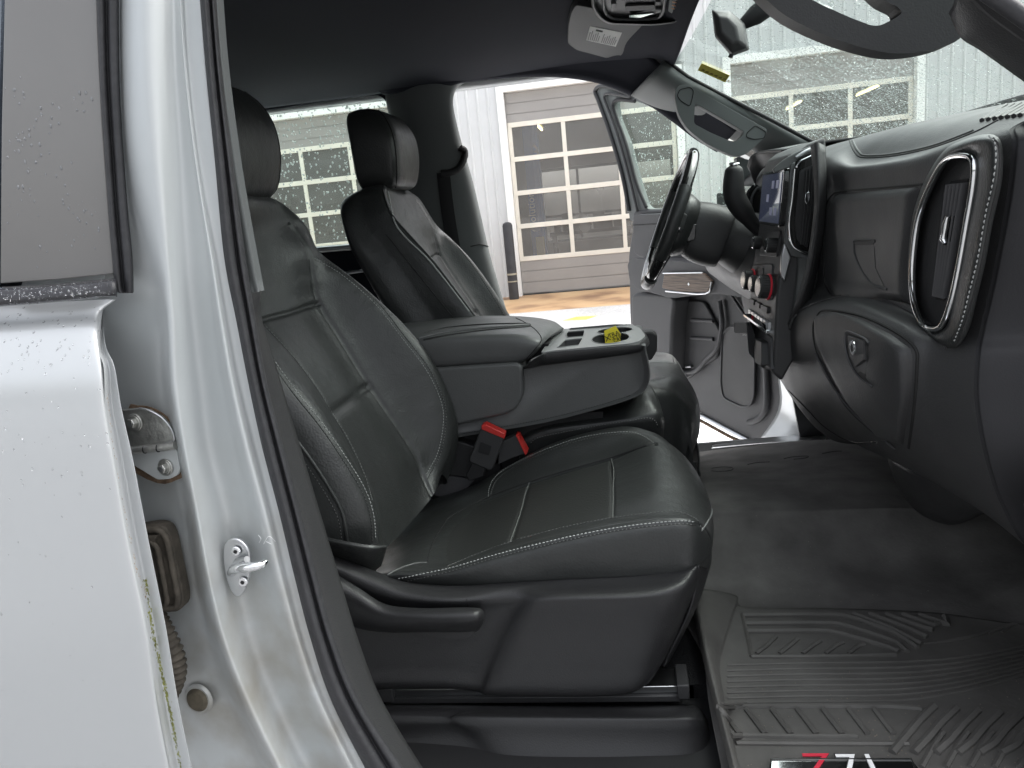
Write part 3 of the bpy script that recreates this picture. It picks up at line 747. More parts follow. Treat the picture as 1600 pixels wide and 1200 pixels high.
# ---- near A pillar (passenger side) and its grab handle
napl = [(1470,-60),(1500,-20),(1540,30),(1580,75),(1620,115),(1700,185),(1790,260)]
nA = surf('front_pillar_trim', [[(x, y, .96) for x, y in cr([(1482,20),(1500,58),(1530,78),(1600,128),(1700,200)],2)],
      [(x, y, .93) for x, y in cr([(1490,5),(1520,42),(1550,66),(1615,112),(1715,185)],2)],
      [(x, y, .90) for x, y in cr([(1500,-30),(1545,18),(1580,45),(1640,90),(1730,160)],2)],
      [(x, y, .885) for x, y in cr([(1505,-50),(1560,-2),(1605,30),(1660,68),(1745,130)],2)],
      [(x, y, .90) for x, y in cr([(1510,-60),(1570,-8),(1612,24),(1668,62),(1750,124)],2)]], M['plastic'], truck, 3, 4, thick=.02)
tube('front_door_seal', L(cr([(1480,-70),(1530,-22),(1580,14),(1640,56),(1720,112)],4), .885), .009, M['rubber'], truck, n=10)
ho = cr([(1150,-50),(1190,-8),(1230,26),(1290,55),(1340,72),(1390,83),(1430,82),(1470,74),(1500,60),(1515,30),(1500,-50)], 3)
hi_ = fillet([(1250,-50),(1262,-4),(1285,8),(1330,28),(1362,40),(1375,40),(1400,28),(1410,20),(1405,12),(1380,0),(1330,-50)], 8)
nh = plate_hole('front_grab_handle', L(ho, 1.04), L(hi_, 1.04), 1.04, (0,.04,0), mat('handle_vinyl', (.015,.015,.016), .55, bump=.2, bscale=500, bdist=.001), truck, bev=.011)
# ================================================================== NEAR SIDE: rear door, B pillar, hinge, striker, seal
ysr = [480, 505, 545, 590, 640, 720, 850, 980, 1100, 1230]
skin_edge = [182, 158, 154, 160, 166, 180, 203, 230, 247, 272]
Yd = [.790, .773, .750, .730, .723, .720, .720, .722, .728, .736]
rows = []
for y, e, Y in zip([468,488,520,575,640,720,850,980,1100,1230], skin_edge, Yd):
    slope = .06
    rows.append([(x, y + (e-x)*.05*(1 if y < 600 else .3), Y) for x in (-160, -60, 40, 110, 145)] )
    rows[-1] = [(-1500, y+100, Y+.02), (-700, y+50, Y+.01), (-180, y+18, Y+.004), (-80, y+12, Y), (20, y+7, Y), (e-60, y+2, Y), (e-22, y, Y), (e-5, y, Y+.0015), (e, y, Y+.006)]
rdoor = surf('rear_door', rows, M['paint'], truck, 4, 6, thick=.0)
tagp = rdoor.o
# rear door hem flange (the turned edge of the door)
rows = []
for y, e, w_, Y in zip([485,505,545,575,640,720,850,980,1100,1230], [160,157,156,165,168,182,205,231,249,274], [2,4,10,14,22,26,28,28,30,32], [.784,.772,.750,.738,.732,.730,.730,.731,.736,.744]):
    rows.append([(e-3, y, Y-.004), (e+1, y, Y+.002), (e+w_*.35, y-1, Y+.012), (e+w_*.62, y-1, Y+.010), (e+w_*.9, y-2, Y+.006), (e+w_, y-2, Y+.010), (e+w_*.9, y-2, Y+.05)])
flg = surf('door_hem', rows, M['paint'], rdoor.o, 4, 6)
# moss and rust stains along the hem
rq = random.Random(21)
def stain(name, pxs, mt, n_, r0_, r1_, jit):
    mb = MB(); P_ = cr(pxs, 12)
    for _ in range(n_):
        x, y = rq.choice(P_); p, n = hit(x+rq.gauss(0, jit), y+rq.uniform(-6,6), flg.bvh, -.0002)
        if p is None: continue
        r = rq.uniform(r0_, r1_); t = Vector((.12,0,-1)); 
        mb.tube([p-t*r*2, p-t*r*.5+n*r*.2, p+t*r*1.5], [r*.3, r*.8, r*.3], n=5)
    if mb.v: o = mb.build(name, mt, flg.o); o['kind'] = 'stuff'
stain('moss', [(228,905),(238,985),(255,1060),(268,1120),(285,1215)], mat('moss', (.20,.21,.06), .95, var=.5, vscale=60), 420, .0003, .0013, 1.3)
stain('rust_stain', [(168,615),(176,690),(186,760),(200,830),(214,890),(228,930)], mat('rust_line', (.33,.24,.16), .9, var=.4, vscale=60), 130, .0003, .0008, .9)
# window: applique, glass, belt strip, black vertical seal
ap = L([(8,-60),(148,-60),(153,60),(160,200),(170,340),(178,428),(90,437),(0,443),(2,200)], .782)
prism('window_applique', ap, (0,.006,0), M['applique'], rdoor.o, bev=.0012)
prism('window_glass', L([(-1500,-60),(4,-60),(-2,200),(-4,446),(-180,455),(-1500,545)], .79), (0,.004,0), mat('tinted_glass',(.09,.11,.14),.08,coat=1), rdoor.o)
bs = [[(-1500, 550, .770), (-180, 460, .770), (-60, 452, .770), (90, 443, .770), (170, 435, .770), (181, 437, .776)],
      [(-1500, 556, .757), (-180, 466, .757), (-60, 458, .757), (90, 448, .757), (172, 440, .757), (183, 442, .768)],
      [(-1500, 580, .752), (-180, 490, .752), (-60, 480, .752), (90, 468, .752), (172, 460, .752), (183, 462, .766)],
      [(-1500, 584, .770), (-180, 494, .770), (-60, 484, .770), (90, 472, .770), (172, 463, .770), (182, 464, .772)]]
belt = surf('belt_strip', bs, M['rubber_glossy'], rdoor.o, 4, 4)
sr = []
for y, a, b_ in ((-60,148,186),(60,152,186),(150,156,188),(250,163,194),(340,169,201),(400,174,207),(450,180,209),(458,186,208)):
    sr.append([(a, y, .785), (a+3, y, .776), (a+(b_-a)*.3, y, .778), (a+(b_-a)*.45, y, .786), (a+(b_-a)*.6, y, .778), (b_-3, y, .780), (b_, y, .792)])
surf('vertical_window_seal', sr, M['rubber'], rdoor.o, 4, 5)
# drops on door, strip and applique
rn = random.Random(11); pts = []
bd, bb = rdoor.bvh, belt.bvh
for _ in range(520):
    x = rn.uniform(-5, 175); y = rn.uniform(480, 1195)
    if rn.random() > (1.0 if y < 600 else .42 if y < 760 else .16): continue
    p, n = hit(x, y, bd)
    if p is None: continue
    pts.append((p, n, rn.choice((.0007,.001,.0013,.0016)), Vector((0,0,-1))*rn.uniform(1,1.4)))
for _ in range(420):
    p, n = hit(rn.uniform(-5,180), rn.uniform(432,475), bb)
    if p is None: continue
    pts.append((p, n, rn.choice((.0006,.0009,.0013)), Vector((.3,0,-1))*rn.uniform(1,1.8)))
bodyd = pts; pts = []
cl = [(rn.uniform(5,165), rn.uniform(100,430)) for _ in range(34)]
for cx_, cy_ in cl+[(60,255),(45,250),(20,280),(75,240),(130,130),(115,370)]:
    for k in range(rn.randint(1,5)):
        x, y = cx_+rn.gauss(0,12), cy_+rn.gauss(0,14)
        if 5 < x < 165 and y < 425: pts.append((c((x, y, .782)), Vector((0,-1,0)), rn.choice((.0005,.0008,.0011,.0015)), Vector((0,0,-1))*rn.uniform(1,1.8)))
drops('raindrops', bodyd, M['water'], rdoor.o, seg=(8,4))
drops('raindrops', pts, M['bead'], rdoor.o, seg=(8,4))
# ---- B pillar, painted
#      y     recess-left  recess   ridge-in  ridge   trough  trough2  flange   edge
PR = [(-60, (170,.80),(184,.795),(192,.785),(222,.770),(256,.785),(268,.800),(276,.802),(280,.803),(286,.812),(312,.815)),
      (100, (170,.80),(186,.796),(193,.785),(226,.770),(258,.785),(272,.802),(284,.803),(289,.802),(295,.812),(322,.816)),
      (250, (170,.81),(194,.800),(200,.788),(238,.772),(264,.786),(282,.806),(300,.806),(306,.804),(312,.815),(338,.820)),
      (400, (165,.82),(205,.808),(225,.796),(255,.776),(272,.788),(292,.812),(320,.812),(330,.808),(338,.820),(352,.826)),
      (500, (140,.83),(190,.820),(245,.805),(264,.780),(280,.790),(300,.822),(330,.822),(345,.812),(355,.826),(372,.832)),
      (600, (150,.835),(205,.835),(252,.822),(268,.784),(286,.794),(312,.832),(345,.830),(362,.816),(374,.832),(392,.838)),
      (700, (170,.84),(220,.840),(268,.832),(284,.790),(298,.798),(325,.840),(362,.838),(384,.822),(398,.838),(414,.844)),
      (800, (190,.845),(240,.845),(288,.838),(304,.794),(318,.804),(350,.846),(384,.845),(410,.828),(424,.842),(440,.848)),
      (900, (205,.85),(258,.850),(302,.842),(322,.798),(336,.808),(368,.852),(405,.850),(434,.834),(448,.846),(464,.852)),
      (1000,(220,.855),(278,.852),(322,.845),(346,.800),(362,.812),(392,.856),(432,.856),(462,.838),(474,.850),(490,.856)),
      (1100,(245,.86),(310,.855),(362,.848),(384,.804),(402,.816),(430,.862),(468,.861),(496,.842),(510,.852),(524,.860)),
      (1230,(285,.865),(350,.86),(420,.850),(446,.806),(464,.818),(492,.866),(528,.866),(560,.846),(574,.856),(590,.864))]
rows = []
for r in PR: rows.append([(x, r[0], Y) for x, Y in r[1:]])
pil = surf('b_pillar', rows, M['dirtypaint'], truck, 6, 6, thick=.003)
# shut face hidden behind the rear door edge
surf('pillar_shut_face', [[(r[1][0]-120, r[0], r[1][1]+.02), (r[1][0]-30, r[0], r[1][1]+.012), (r[1][0]+2, r[0], r[1][1]+.001)] for r in PR], M['dirtypaint'], pil.o, 3, 4)
# ---- weatherstrip (thick rubber) along the opening
WS_ = [(-60,308,334),(100,320,346),(250,334,364),(400,348,384),(500,368,400),(600,388,418),(700,410,444),(800,436,470),(900,460,496),(1000,486,524),(1100,520,566),(1230,586,650)]
rows = []
for y, a, b_ in WS_:
    k = (y+60)/1290*.05
    rows.append([(a-2, y, .84+k), (a, y, .812+k), (a+(b_-a)*.25, y, .800+k), (a+(b_-a)*.5, y, .806+k), (a+(b_-a)*.62, y, .818+k), (a+(b_-a)*.75, y, .810+k), (b_-1, y, .820+k), (b_, y, .85+k)])
wst = surf('door_weatherstrip', rows, M['rubber'], truck, 5, 6)
# inner B pillar plastic beyond the seal
ITR = [(-60,332,342,338),(100,344,353,352),(250,360,372,370),(400,380,398,396),(455,392,408,404),(500,398,404,410),(600,416,424,440),(700,440,448,470),(800,466,480,500),(900,492,508,530),(1000,520,536,560),(1100,560,574,600),(1230,640,652,680)]
rows = [[(a-6, y, .862), (a, y, .868), (b_, y, .885), (d_, y, .93)] for y, a, b_, d_ in ITR]
surf('inner_pillar_trim', rows, M['plastic'], truck, 4, 5, thick=.004)
st = [(-60,331),(100,344),(250,364),(350,381),(456,401)]
rows = [[(x-4.5, y, .853), (x-4, y, .850), (x+4, y, .850), (x+4.5, y, .853)] for y, x in st]
surf('seat_belt_guide', rows, M['pillar_trim'], truck, 2, 5, thick=.012)
# scuffs on the flange
for q_ in ([(404,836),(408,842),(405,848)],[(412,850),(420,838),(430,846)],[(416,846),(424,850)]):
    h = hits(q_, pil.bvh, .0003)
    if len(h) > 2: tube('scuff', [p for p, n in h], .0004, M['white'], pil.o, n=5)
# ---- hinge
HY = .812
hg = prism('door_hinge', L(fillet([(186,641),(218,638),(232,641),(252,652),(266,668),(272,684),(270,690),(262,693),(198,700),(186,700)],3), HY), (0,.006,0), M['steel'], truck, bev=.0012)
prism('hinge_leaf', L(fillet([(196,707),(200,703),(270,698),(276,704),(281,733),(277,743),(264,749),(246,750),(203,724),(194,716)],3), HY+.002), (0,.006,0), M['dirtypaint'], hg, bev=.0012)
tube('hinge_rim', L(cr([(218,638),(232,641),(252,652),(266,668),(272,684),(268,690),(240,695),(198,700)],3), HY-.001), .0013, M['satin'], hg, n=8)
tube('hinge_pin', L([(186,706),(230,701),(262,698),(274,696)], HY-.004), .0048, M['steel'], hg, n=12)
for k in (226,247): tube('pin_joint', L([(k,702-(k-226)*.1),(k+1.5,702-(k-226)*.1)], HY-.004), .0052, M['dark'], hg, n=12)
prism('rust_halo', L(cr([(214,634),(236,637),(256,648),(271,664),(277,684),(286,738),(276,750),(246,755),(200,724),(200,640)],3,True), HY+.0105), (0,.002,0), M['rust'], hg)
def bolt(x, y, Y, s, mt, par):
    n = Vector((-.15,-1,.05)).normalized(); p = c((x, y, Y)); r = s*Y/1200
    w1 = disc_on('bolt', p, n, r, .002, mt, par, 28, bev=.0006)
    w2 = disc_on('washer_rim', p+n*.002, n, r*.82, .0012, mt, w1, 28, bev=.0005)
    disc_on('hex_head', p+n*.003, n, r*.56, .0055, mt, w1, 6, bev=.0008)
    disc_on('bolt_mark', p+n*.0085, n, r*.30, .0004, M['satin'], w1, 14)
bolt(211, 660, HY, 16, M['steel'], hg); bolt(259, 730, HY+.002, 15.5, M['steel'], hg)
# ---- wiring boot
BY = .815
bt = prism('wiring_boot', L(fillet([(205,826),(240,820),(258,824),(266,840),(286,935),(285,950),(276,957),(238,958),(215,950)],9), BY+.004), (0,.02,0), M['boot'], truck, bev=.003, seg=3)
tube('boot_rim', L(cr(fillet([(212,830),(242,826),(256,832),(262,846),(279,935),(276,948),(268,951),(240,950)],8,3),1,False), BY+.001), .0042, M['boot'], bt, n=10)
tube('boot_inner_rim', L(cr(fillet([(222,848),(236,846),(246,856),(262,940),(258,946)],5,3),1,False), BY), .0035, M['boot'], bt, n=10)
prism('boot_plug', L(fillet([(222,838),(246,836),(240,848),(224,850)],2), BY-.002), (0,.01,0), M['boot'], bt, bev=.002)
path = cr([(248,950),(252,968),(262,995),(273,1025),(277,1052),(272,1078),(262,1095)], 14)
rr = [ (10+9*math.sin(min(1,i/len(path)*1.2)*math.pi*.85))*BY/1200*(1+.16*math.sin(i*2*math.pi/4.6)) for i in range(len(path))]
tube('cable_bellows', L([(x-2, y) for x, y in path], BY+.004), rr, M['boot'], bt, n=18, ang=80)
# rubber plug
pp = c((308,1094,BY+.03)); nn = Vector((-.1,-1,.1)).normalized()
pg = disc_on('pillar_plug', pp-nn*.005, nn, .0165, .009, mat('plug_brown', (.10,.085,.06), .7, var=.4, vscale=60), truck, 28, bev=.004)
disc_on('plug_seat', pp-nn*.004, nn, .0215, .004, M['dirtypaint'], pg, 32, bev=.003)
# ---- striker
SY = .832
stn = Vector((-.1,-1,.05))
stp = prism('door_striker', L(cr([(349,860),(352,849),(362,842),(374,844),(386,856),(390,872),(390,896),(384,918),(377,931),(368,932),(360,922),(353,903),(349,880)],3,True), SY-.006), (0,.006,0), M['satin'], truck, bev=.0014)
for x, y in ((369,861),(380,909)):
    p = c((x, y, SY-.008)); d1_ = disc_on('striker_bolt', p, (0,-1,0), .0062, .0022, M['chrome'], stp, 24, bev=.001)
    disc_on('torx_recess', p+Vector((0,-.0023,0)), (0,-1,0), .0028, .0003, M['dark'], d1_, 6)
b0 = c((364,893,SY-.006)); 
tube('striker_bar', [c((362,894,SY-.004)), c((366,889,SY-.02)), c((376,887,SY-.035)), c((392,886,SY-.04)), c((404,884,SY-.038)), c((412,880,SY-.034)), c((416,877,SY-.03))], [.006,.0062,.0062,.006,.0055,.0045,.0028], M['chrome'], stp, n=14)
tube('striker_collar', [c((360,893,SY-.008)), c((372,878,SY-.012)), c((386,874,SY-.02))], [.004,.005,.004], M['satin'], stp, n=12)
# ================================================================== SEATS
def insidemid(u0, u1, v0, v1, f=None):
    return lambda u, v: 1 if (u0 <= u <= u1 and v0 <= v <= v1) else 0
seat = thing('front_passenger_seat', 'black leather front passenger seat nearest the camera with grey stitching and a recline lever', 'car seat', (-.3, 1.37, .70), 'front bucket seats')
# ---- backrest: columns = rear far .. around; rows top -> bottom
Bk = [ # v0 top (just under headrest)
 dict(R=(318,318,1.16), A=(330,322,1.17), B=(352,318,1.21), C=(372,316,1.27), D=(400,318,1.37), E=(432,320,1.46), F=(452,326,1.50), G=(452,334,1.54)),
 dict(R=(300,372,1.13), A=(318,384,1.14), B=(346,380,1.17), C=(368,374,1.25), D=(405,362,1.37), E=(452,350,1.49), F=(476,352,1.54), G=(474,362,1.57)),
 dict(R=(290,425,1.12), A=(318,446,1.125), B=(352,440,1.16), C=(378,430,1.25), D=(420,412,1.37), E=(482,392,1.50), F=(498,392,1.56), G=(496,404,1.60)),
 dict(R=(290,462,1.118), A=(328,488,1.122), B=(366,480,1.157), C=(392,466,1.25), D=(436,452,1.37), E=(490,433,1.495), F=(541,428,1.56), G=(545,441,1.605)),
 dict(R=(290,500,1.115), A=(340,528,1.12), B=(382,518,1.155), C=(408,500,1.25), D=(455,487,1.37), E=(499,474,1.49), F=(580,463,1.565), G=(585,478,1.61)),
 dict(R=(310,580,1.115), A=(385,600,1.12), B=(432,574,1.155), C=(462,560,1.25), D=(503,548,1.37), E=(538,538,1.49), F=(630,514,1.57), G=(637,530,1.62)),
 dict(R=(345,680,1.115), A=(430,690,1.12), B=(492,646,1.155), C=(520,645,1.25), D=(552,622,1.37), E=(578,603,1.49), F=(672,572,1.57), G=(678,590,1.62)),
 dict(R=(385,770,1.12), A=(478,770,1.12), B=(553,740,1.155), C=(571,745,1.25), D=(610,718,1.37), E=(643,699,1.49), F=(704,648,1.565), G=(708,665,1.61)),
 dict(R=(410,830,1.12), A=(510,820,1.12), B=(584,806,1.155), C=(590,800,1.24), D=(628,770,1.37), E=(660,742,1.48), F=(704,700,1.55), G=(706,715,1.60)),
 dict(R=(430,862,1.12), A=(520,852,1.125), B=(588,850,1.16), C=(600,858,1.23), D=(640,818,1.37), E=(676,775,1.46), F=(690,742,1.53), G=(694,757,1.58)),
]
def backrest(Bk, yc, capz, par, grooves, mt=M['leather'], seam_u=None):
    rows = []
    for r in Bk:
        A = c(r['A']); Gp = c(r['G'])
        if 'M' in r:
            Rn = c(r['R']); mids = [Rn, c(r['M']), A]
        else:
            Rn = Vector((A.x-.11, A.y+.012, A.z+.02)); mids = [Rn, A]
        Rf = Vector((Gp.x-.10, Gp.y+.01, Gp.z+.02)); mid_ = (Rn+Rf)/2+Vector((-.035,0,.0))
        rows.append(mids+[c(r[k]) for k in 'BCDEF' if k in r]+[Gp, Rf, mid_])
    cx = sum((p.x for p in rows[0]))/len(rows[0])
    top = [p+(Vector((cx,yc,capz))-p)*.35 + Vector((0,0,.006)) for p in rows[0]]
    capr = [Vector((cx,yc,capz-.003)) + (p-Vector((cx,yc,capz-.003)))*.05 for p in rows[0]]
    return surf('backrest', [capr, top]+rows, mt, par, 18, 18, cu=True, grooves=grooves, outward=(cx+.05,yc,1.2))
def pillow(v0, v1, h_): pass
gb = [('v',6.0,2.95,5.0,.05,.007), ('v',8.0,2.95,5.0,.05,.007), ('u',3.0,4.2,11,.045,.003), ('u',5.0,3.0,11,.045,.007)]
back = backrest(Bk, 1.37, 1.545, seat, gb)
# stitches, piping
def st_px(name, px, bv, parent, pitch=.0062, ln=.0040, r=.0008, mt=None, seamw=.0011, off2=None, res=8):
    h = hits(px, bv, .0, res)
    if len(h) < 3: return
    mb = MB(); stitches(mb, h, pitch, ln, r)
    if mb.v: mb.build(name, mt or M['thread'], parent)
    if seamw: tube('seam_line', [p+n*(-seamw*.35) for p, n in h], seamw, M['seam'], parent, n=6)
def shifted(px, dx, dy): return [(x+dx, y+dy) for x, y in px]
bb = back.bvh
inner = [(491,404),(535,430),(587,476),(628,528),(664,575),(685,616),(693,652),(685,704),(664,745)]
st_px('stitching', inner, bb, back.o, mt=M['thread'], seamw=0)
st_px('stitching', [(495,402),(539,427),(591,473),(632,525),(668,572),(689,614),(697,652),(689,706),(668,749)], bb, back.o, mt=M['thread2'], seamw=.0011)
cl = [(408,502),(437,533),(468,569),(499,611),(520,647),(545,688),(571,745),(582,786)]
st_px('stitching', cl, bb, back.o, mt=M['thread2'], seamw=0, r=.0007)
bl = [(405,540),(421,554),(463,611),(504,662),(540,714),(571,766),(584,807),(587,850)]
st_px('stitching', bl, bb, back.o, mt=M['thread'], seamw=0, r=.0009)
st_px('stitching', shifted(bl, -5, 3), bb, back.o, mt=M['thread2'], seamw=.0012, r=.0005)
pl = [(440,652),(450,670),(483,714),(514,761),(535,802),(543,848)]
h = hits(pl, bb, .001)
if len(h) > 3: tube('piping', [p for p, n in h], .0028, M['leather'], back.o, n=8); 
st_px('stitching', shifted(pl, -7, 8), bb, back.o, mt=M['thread2'], seamw=.001, r=.0006)
h = hits([(497,842),(545,852),(575,856),(606,850)], bb, .001)
# loose flap at the foot of the backrest
surf('backrest_flap', [[(498,838,1.10),(540,846,1.09),(580,852,1.10),(606,852,1.13)],[(500,846,1.10),(540,856,1.09),(580,862,1.10),(604,858,1.13)],[(505,870,1.13),(545,890,1.13),(575,898,1.14),(596,884,1.18)]], M['leather'], back.o, 6, 6, thick=.004)
# ---- headrest (loft of rounded sections)
def headrest(yc, par):
    rows = []
    SEC = ((1.530,.020,.060,0),(1.534,.046,.098,0),(1.556,.060,.122,.0),(1.61,.066,.136,.004),(1.665,.066,.136,.002),(1.706,.060,.126,-.008),(1.732,.046,.108,-.018),(1.744,.020,.07,-.026))
    for z, hx, hy, dx in SEC:
        r = []
        for k in range(20):
            a = 2*math.pi*k/20; ca, sa = math.cos(a), math.sin(a); e = .36
            r.append(Vector((-.705+dx+hx*math.copysign(abs(ca)**e, ca), yc+hy*math.copysign(abs(sa)**e, sa), z-.010)))
        rows.append(r)
    hr = surf('headrest', rows, M['leather'], par, 3, 6, cu=True, outward=(-.705,yc,1.64), caps=True)
    for s in (-1, 1):
        pts = []
        for z, hx, hy, dx in SEC[1:-1]:
            a = math.radians(44)
            pts.append(Vector((-.705+dx+hx*math.cos(a)**.36, yc+s*hy*math.sin(a)**.36, z-.010)))
        tube('seam_line', cr(pts, 8), .0022, M['seam'], hr.o, n=8)
        tube('headrest_post', [(-.70, yc+s*.05, 1.49), (-.70, yc+s*.05, 1.56)], .006, M['chrome'], par, n=12)
    return hr
hr1 = headrest(1.37, seat)
# ---- cushion
def cs(**k): return k
Cu = [
 cs(S=(600,930,1.13),NB=(604,908,1.11),N1=(606,896,1.115),N2=(622,884,1.19),D=(668,836,1.37),E=(700,795,1.50),H=(714,778,1.57),I=(724,766,1.62),K=(730,800,1.63)),
 cs(S=(690,925,1.13),NB=(690,914,1.11),N1=(690,891,1.112),N2=(705,878,1.19),D=(735,825,1.37),E=(763,779,1.50),H=(780,742,1.565),I=(793,732,1.62),K=(800,770,1.64)),
 cs(S=(790,930,1.13),NB=(788,916,1.105),N1=(785,866,1.11),N2=(797,848,1.19),D=(815,796,1.37),E=(827,755,1.50),H=(845,706,1.56),I=(856,700,1.62),K=(866,730,1.64)),
 cs(S=(880,930,1.13),NB=(880,915,1.105),N1=(875,843,1.11),N2=(880,827,1.19),D=(888,773,1.37),E=(892,734,1.50),H=(906,684,1.56),I=(918,680,1.62),K=(926,706,1.64)),
 cs(S=(965,925,1.13),NB=(963,910,1.105),N1=(955,827,1.11),N2=(957,809,1.19),D=(957,752,1.37),E=(955,716,1.50),H=(966,672,1.56),I=(980,670,1.62),K=(988,700,1.64)),
 cs(S=(1040,918,1.13),NB=(1040,900,1.11),N1=(1035,816,1.115),N2=(1030,801,1.19),D=(1025,732,1.37),E=(1015,694,1.49),H=(1010,676,1.56),I=(1016,676,1.61),K=(1024,705,1.63)),
 cs(S=(1080,905,1.14),NB=(1084,882,1.12),N1=(1083,816,1.125),N2=(1080,806,1.19),D=(1082,748,1.37),E=(1058,704,1.49),H=(1042,690,1.56),I=(1040,690,1.60),K=(1044,720,1.62)),
 cs(S=(1100,890,1.17),NB=(1106,868,1.155),N1=(1104,828,1.155),N2=(1106,818,1.20),D=(1111,790,1.37),E=(1094,748,1.49),H=(1078,728,1.56),I=(1066,722,1.60),K=(1062,745,1.62)),
 cs(S=(1100,905,1.20),NB=(1110,885,1.19),N1=(1112,858,1.19),N2=(1113,850,1.22),D=(1112,850,1.37),E=(1098,800,1.49),H=(1082,775,1.56),I=(1070,765,1.60),K=(1062,775,1.62)),
 cs(S=(1080,930,1.25),NB=(1090,915,1.24),N1=(1095,900,1.25),N2=(1096,900,1.27),D=(1098,890,1.37),E=(1085,840,1.49),H=(1070,820,1.56),I=(1060,805,1.60),K=(1050,810,1.62)),
]
rows = [[c(r[k]) for k in ('S','NB','N1','N2','D','E','H','I','K')] for r in Cu]
# the cushion runs on under the backrest
rows = [[p+Vector((-.14,0,-.035)) for p in rows[0]]]+rows[0:]
rows = [r+[r[-1]+Vector((0,.004,-.06)), r[-1]+Vector((-.005,0,-.17))] for r in rows]
gc = [('u',5.0,1.9,6.2,.05,.007),('v',3.0,3.05,4.97,.03,.004),('v',5.0,3.05,4.97,.03,.004),('u',1.96,1,9,.05,.002)]
def cmid(u, v): return 1 if (3.04 <= u <= 4.98 and 1.55 <= v <= 4.97 and (v > 1.9 or abs(u-4.0) < (v-1.45)*2.2)) else 0
cush = surf('seat_cushion', rows, [M['leather'], M['leather_perf']], seat, 20, 20, grooves=gc, mid=cmid, thick=.01, outward=(-.15,1.37,.70))
cb = cush.bvh
n1 = [(631,905),(702,889),(774,868),(845,850),(916,834),(987,822),(1059,815),(1087,817),(1096,829)]
st_px('stitching', [(622,904)]+[(x, y-1) for x, y in n1[1:-1]], cb, cush.o, mt=M['thread'], seamw=0, r=.0009)
st_px('stitching', [(x, y+4) for x, y in n1[:-1]], cb, cush.o, mt=M['thread2'], seamw=.0012, r=.0006)
n2 = [(699,885),(752,863),(809,843),(881,824),(952,810),(1023,801),(1055,799),(1075,804),(1090,814),(1096,828)]
st_px('stitching', n2, cb, cush.o, mt=M['thread2'], seamw=.001, r=.0007)
fb = [(763,776),(765,761),(777,742),(809,722),(863,698),(916,682),(970,675),(998,678),(1023,693)]
st_px('stitching', fb, cb, cush.o, mt=M['thread'], seamw=0, r=.0007)
st_px('stitching', shifted(fb, 4, 3), cb, cush.o, mt=M['thread2'], seamw=.001, r=.0005)
h = hits([(1096,829),(1106,815),(1112,800),(1110,770),(1100,745)], cb, .0)
if len(h) > 3: tube('piping', [p for p, n in h], .0018, M['thread2'], cush.o, n=8)
h = hits([(606,898),(625,888),(650,880),(667,879)], cb, .0)
if len(h) > 3: tube('seam_line', [p for p, n in h], .0012, M['thread2'], cush.o, n=6)
for pth in ([(827,754),(820,775),(812,805),(797,847)], [(955,716),(959,735),(958,770),(957,808)], [(667,879),(676,850),(690,825),(706,806),(763,777),(827,753),(892,733),(955,715),(1010,696)]):
    h = hits(pth, cb, .0005)
    if len(h) > 3: tube('seam_line', [p for p, n in h], .0010, M['thread3'] if pth[0][0] != 667 else M['seam'], cush.o, n=6)
# ---- seat base shield
BS = [ # rows top->bottom, columns rear -> front
 [(470,858,1.14),(500,862,1.12),(537,874,1.115),(581,890,1.11),(634,909,1.105),(712,915,1.10),(800,910,1.10),(887,905,1.10),(1000,899,1.105),(1060,888,1.12),(1085,878,1.14)],
 [(470,866,1.10),(500,870,1.085),(537,884,1.08),(581,902,1.078),(634,921,1.075),(712,927,1.076),(800,919,1.084),(870,918,1.084),(1000,912,1.088),(1062,900,1.10),(1090,884,1.12)],
 [(470,876,1.085),(500,884,1.072),(537,902,1.068),(581,922,1.066),(634,936,1.064),(712,940,1.063),(798,936,1.074),(862,931,1.060),(1000,929,1.062),(1066,916,1.08),(1092,896,1.12)],
 [(470,890,1.09),(500,905,1.080),(537,924,1.078),(581,940,1.076),(634,950,1.074),(712,955,1.072),(790,955,1.080),(850,946,1.056),(1000,944,1.060),(1062,936,1.08),(1090,912,1.125)],
 [(470,960,1.10),(500,965,1.095),(537,970,1.092),(581,975,1.09),(634,980,1.088),(712,985,1.086),(772,995,1.085),(828,985,1.062),(990,985,1.066),(1048,975,1.085),(1075,950,1.13)],
 [(470,1030,1.105),(500,1035,1.10),(537,1038,1.097),(581,1040,1.095),(634,1040,1.093),(700,1042,1.09),(752,1048,1.088),(800,1040,1.066),(975,1040,1.070),(1030,1028,1.09),(1054,1000,1.135)],
 [(470,1070,1.11),(500,1072,1.105),(537,1074,1.10),(581,1074,1.098),(634,1073,1.095),(695,1073,1.092),(745,1078,1.09),(780,1083,1.07),(955,1084,1.074),(1010,1068,1.09),(1036,1035,1.14)],
 [(470,1072,1.14),(500,1074,1.14),(537,1076,1.14),(581,1076,1.14),(634,1075,1.14),(695,1075,1.14),(745,1080,1.13),(780,1086,1.11),(950,1086,1.11),(1004,1072,1.12),(1030,1040,1.16)],
]
sb = surf('seat_base', BS, M['seatbase'], seat, 8, 8, thick=.004)
# front cover of the base
surf('seat_base_front', [[(1088,882,1.13),(1104,888,1.2),(1106,880,1.3),(1100,862,1.45),(1080,830,1.6)],[(1076,950,1.13),(1086,945,1.2),(1086,930,1.3),(1080,905,1.45),(1062,870,1.6)],[(1034,1040,1.14),(1044,1030,1.2),(1046,1010,1.3),(1040,975,1.45),(1028,925,1.6)]], M['seatbase'], seat, 6, 6, thick=.004)
h = hits([(730,936),(731,945),(731,952)], sb.bvh, .0005)
if len(h) > 2: tube('panel_joint', [p for p, n in h], .0010, M['seam'], sb.o, n=6)
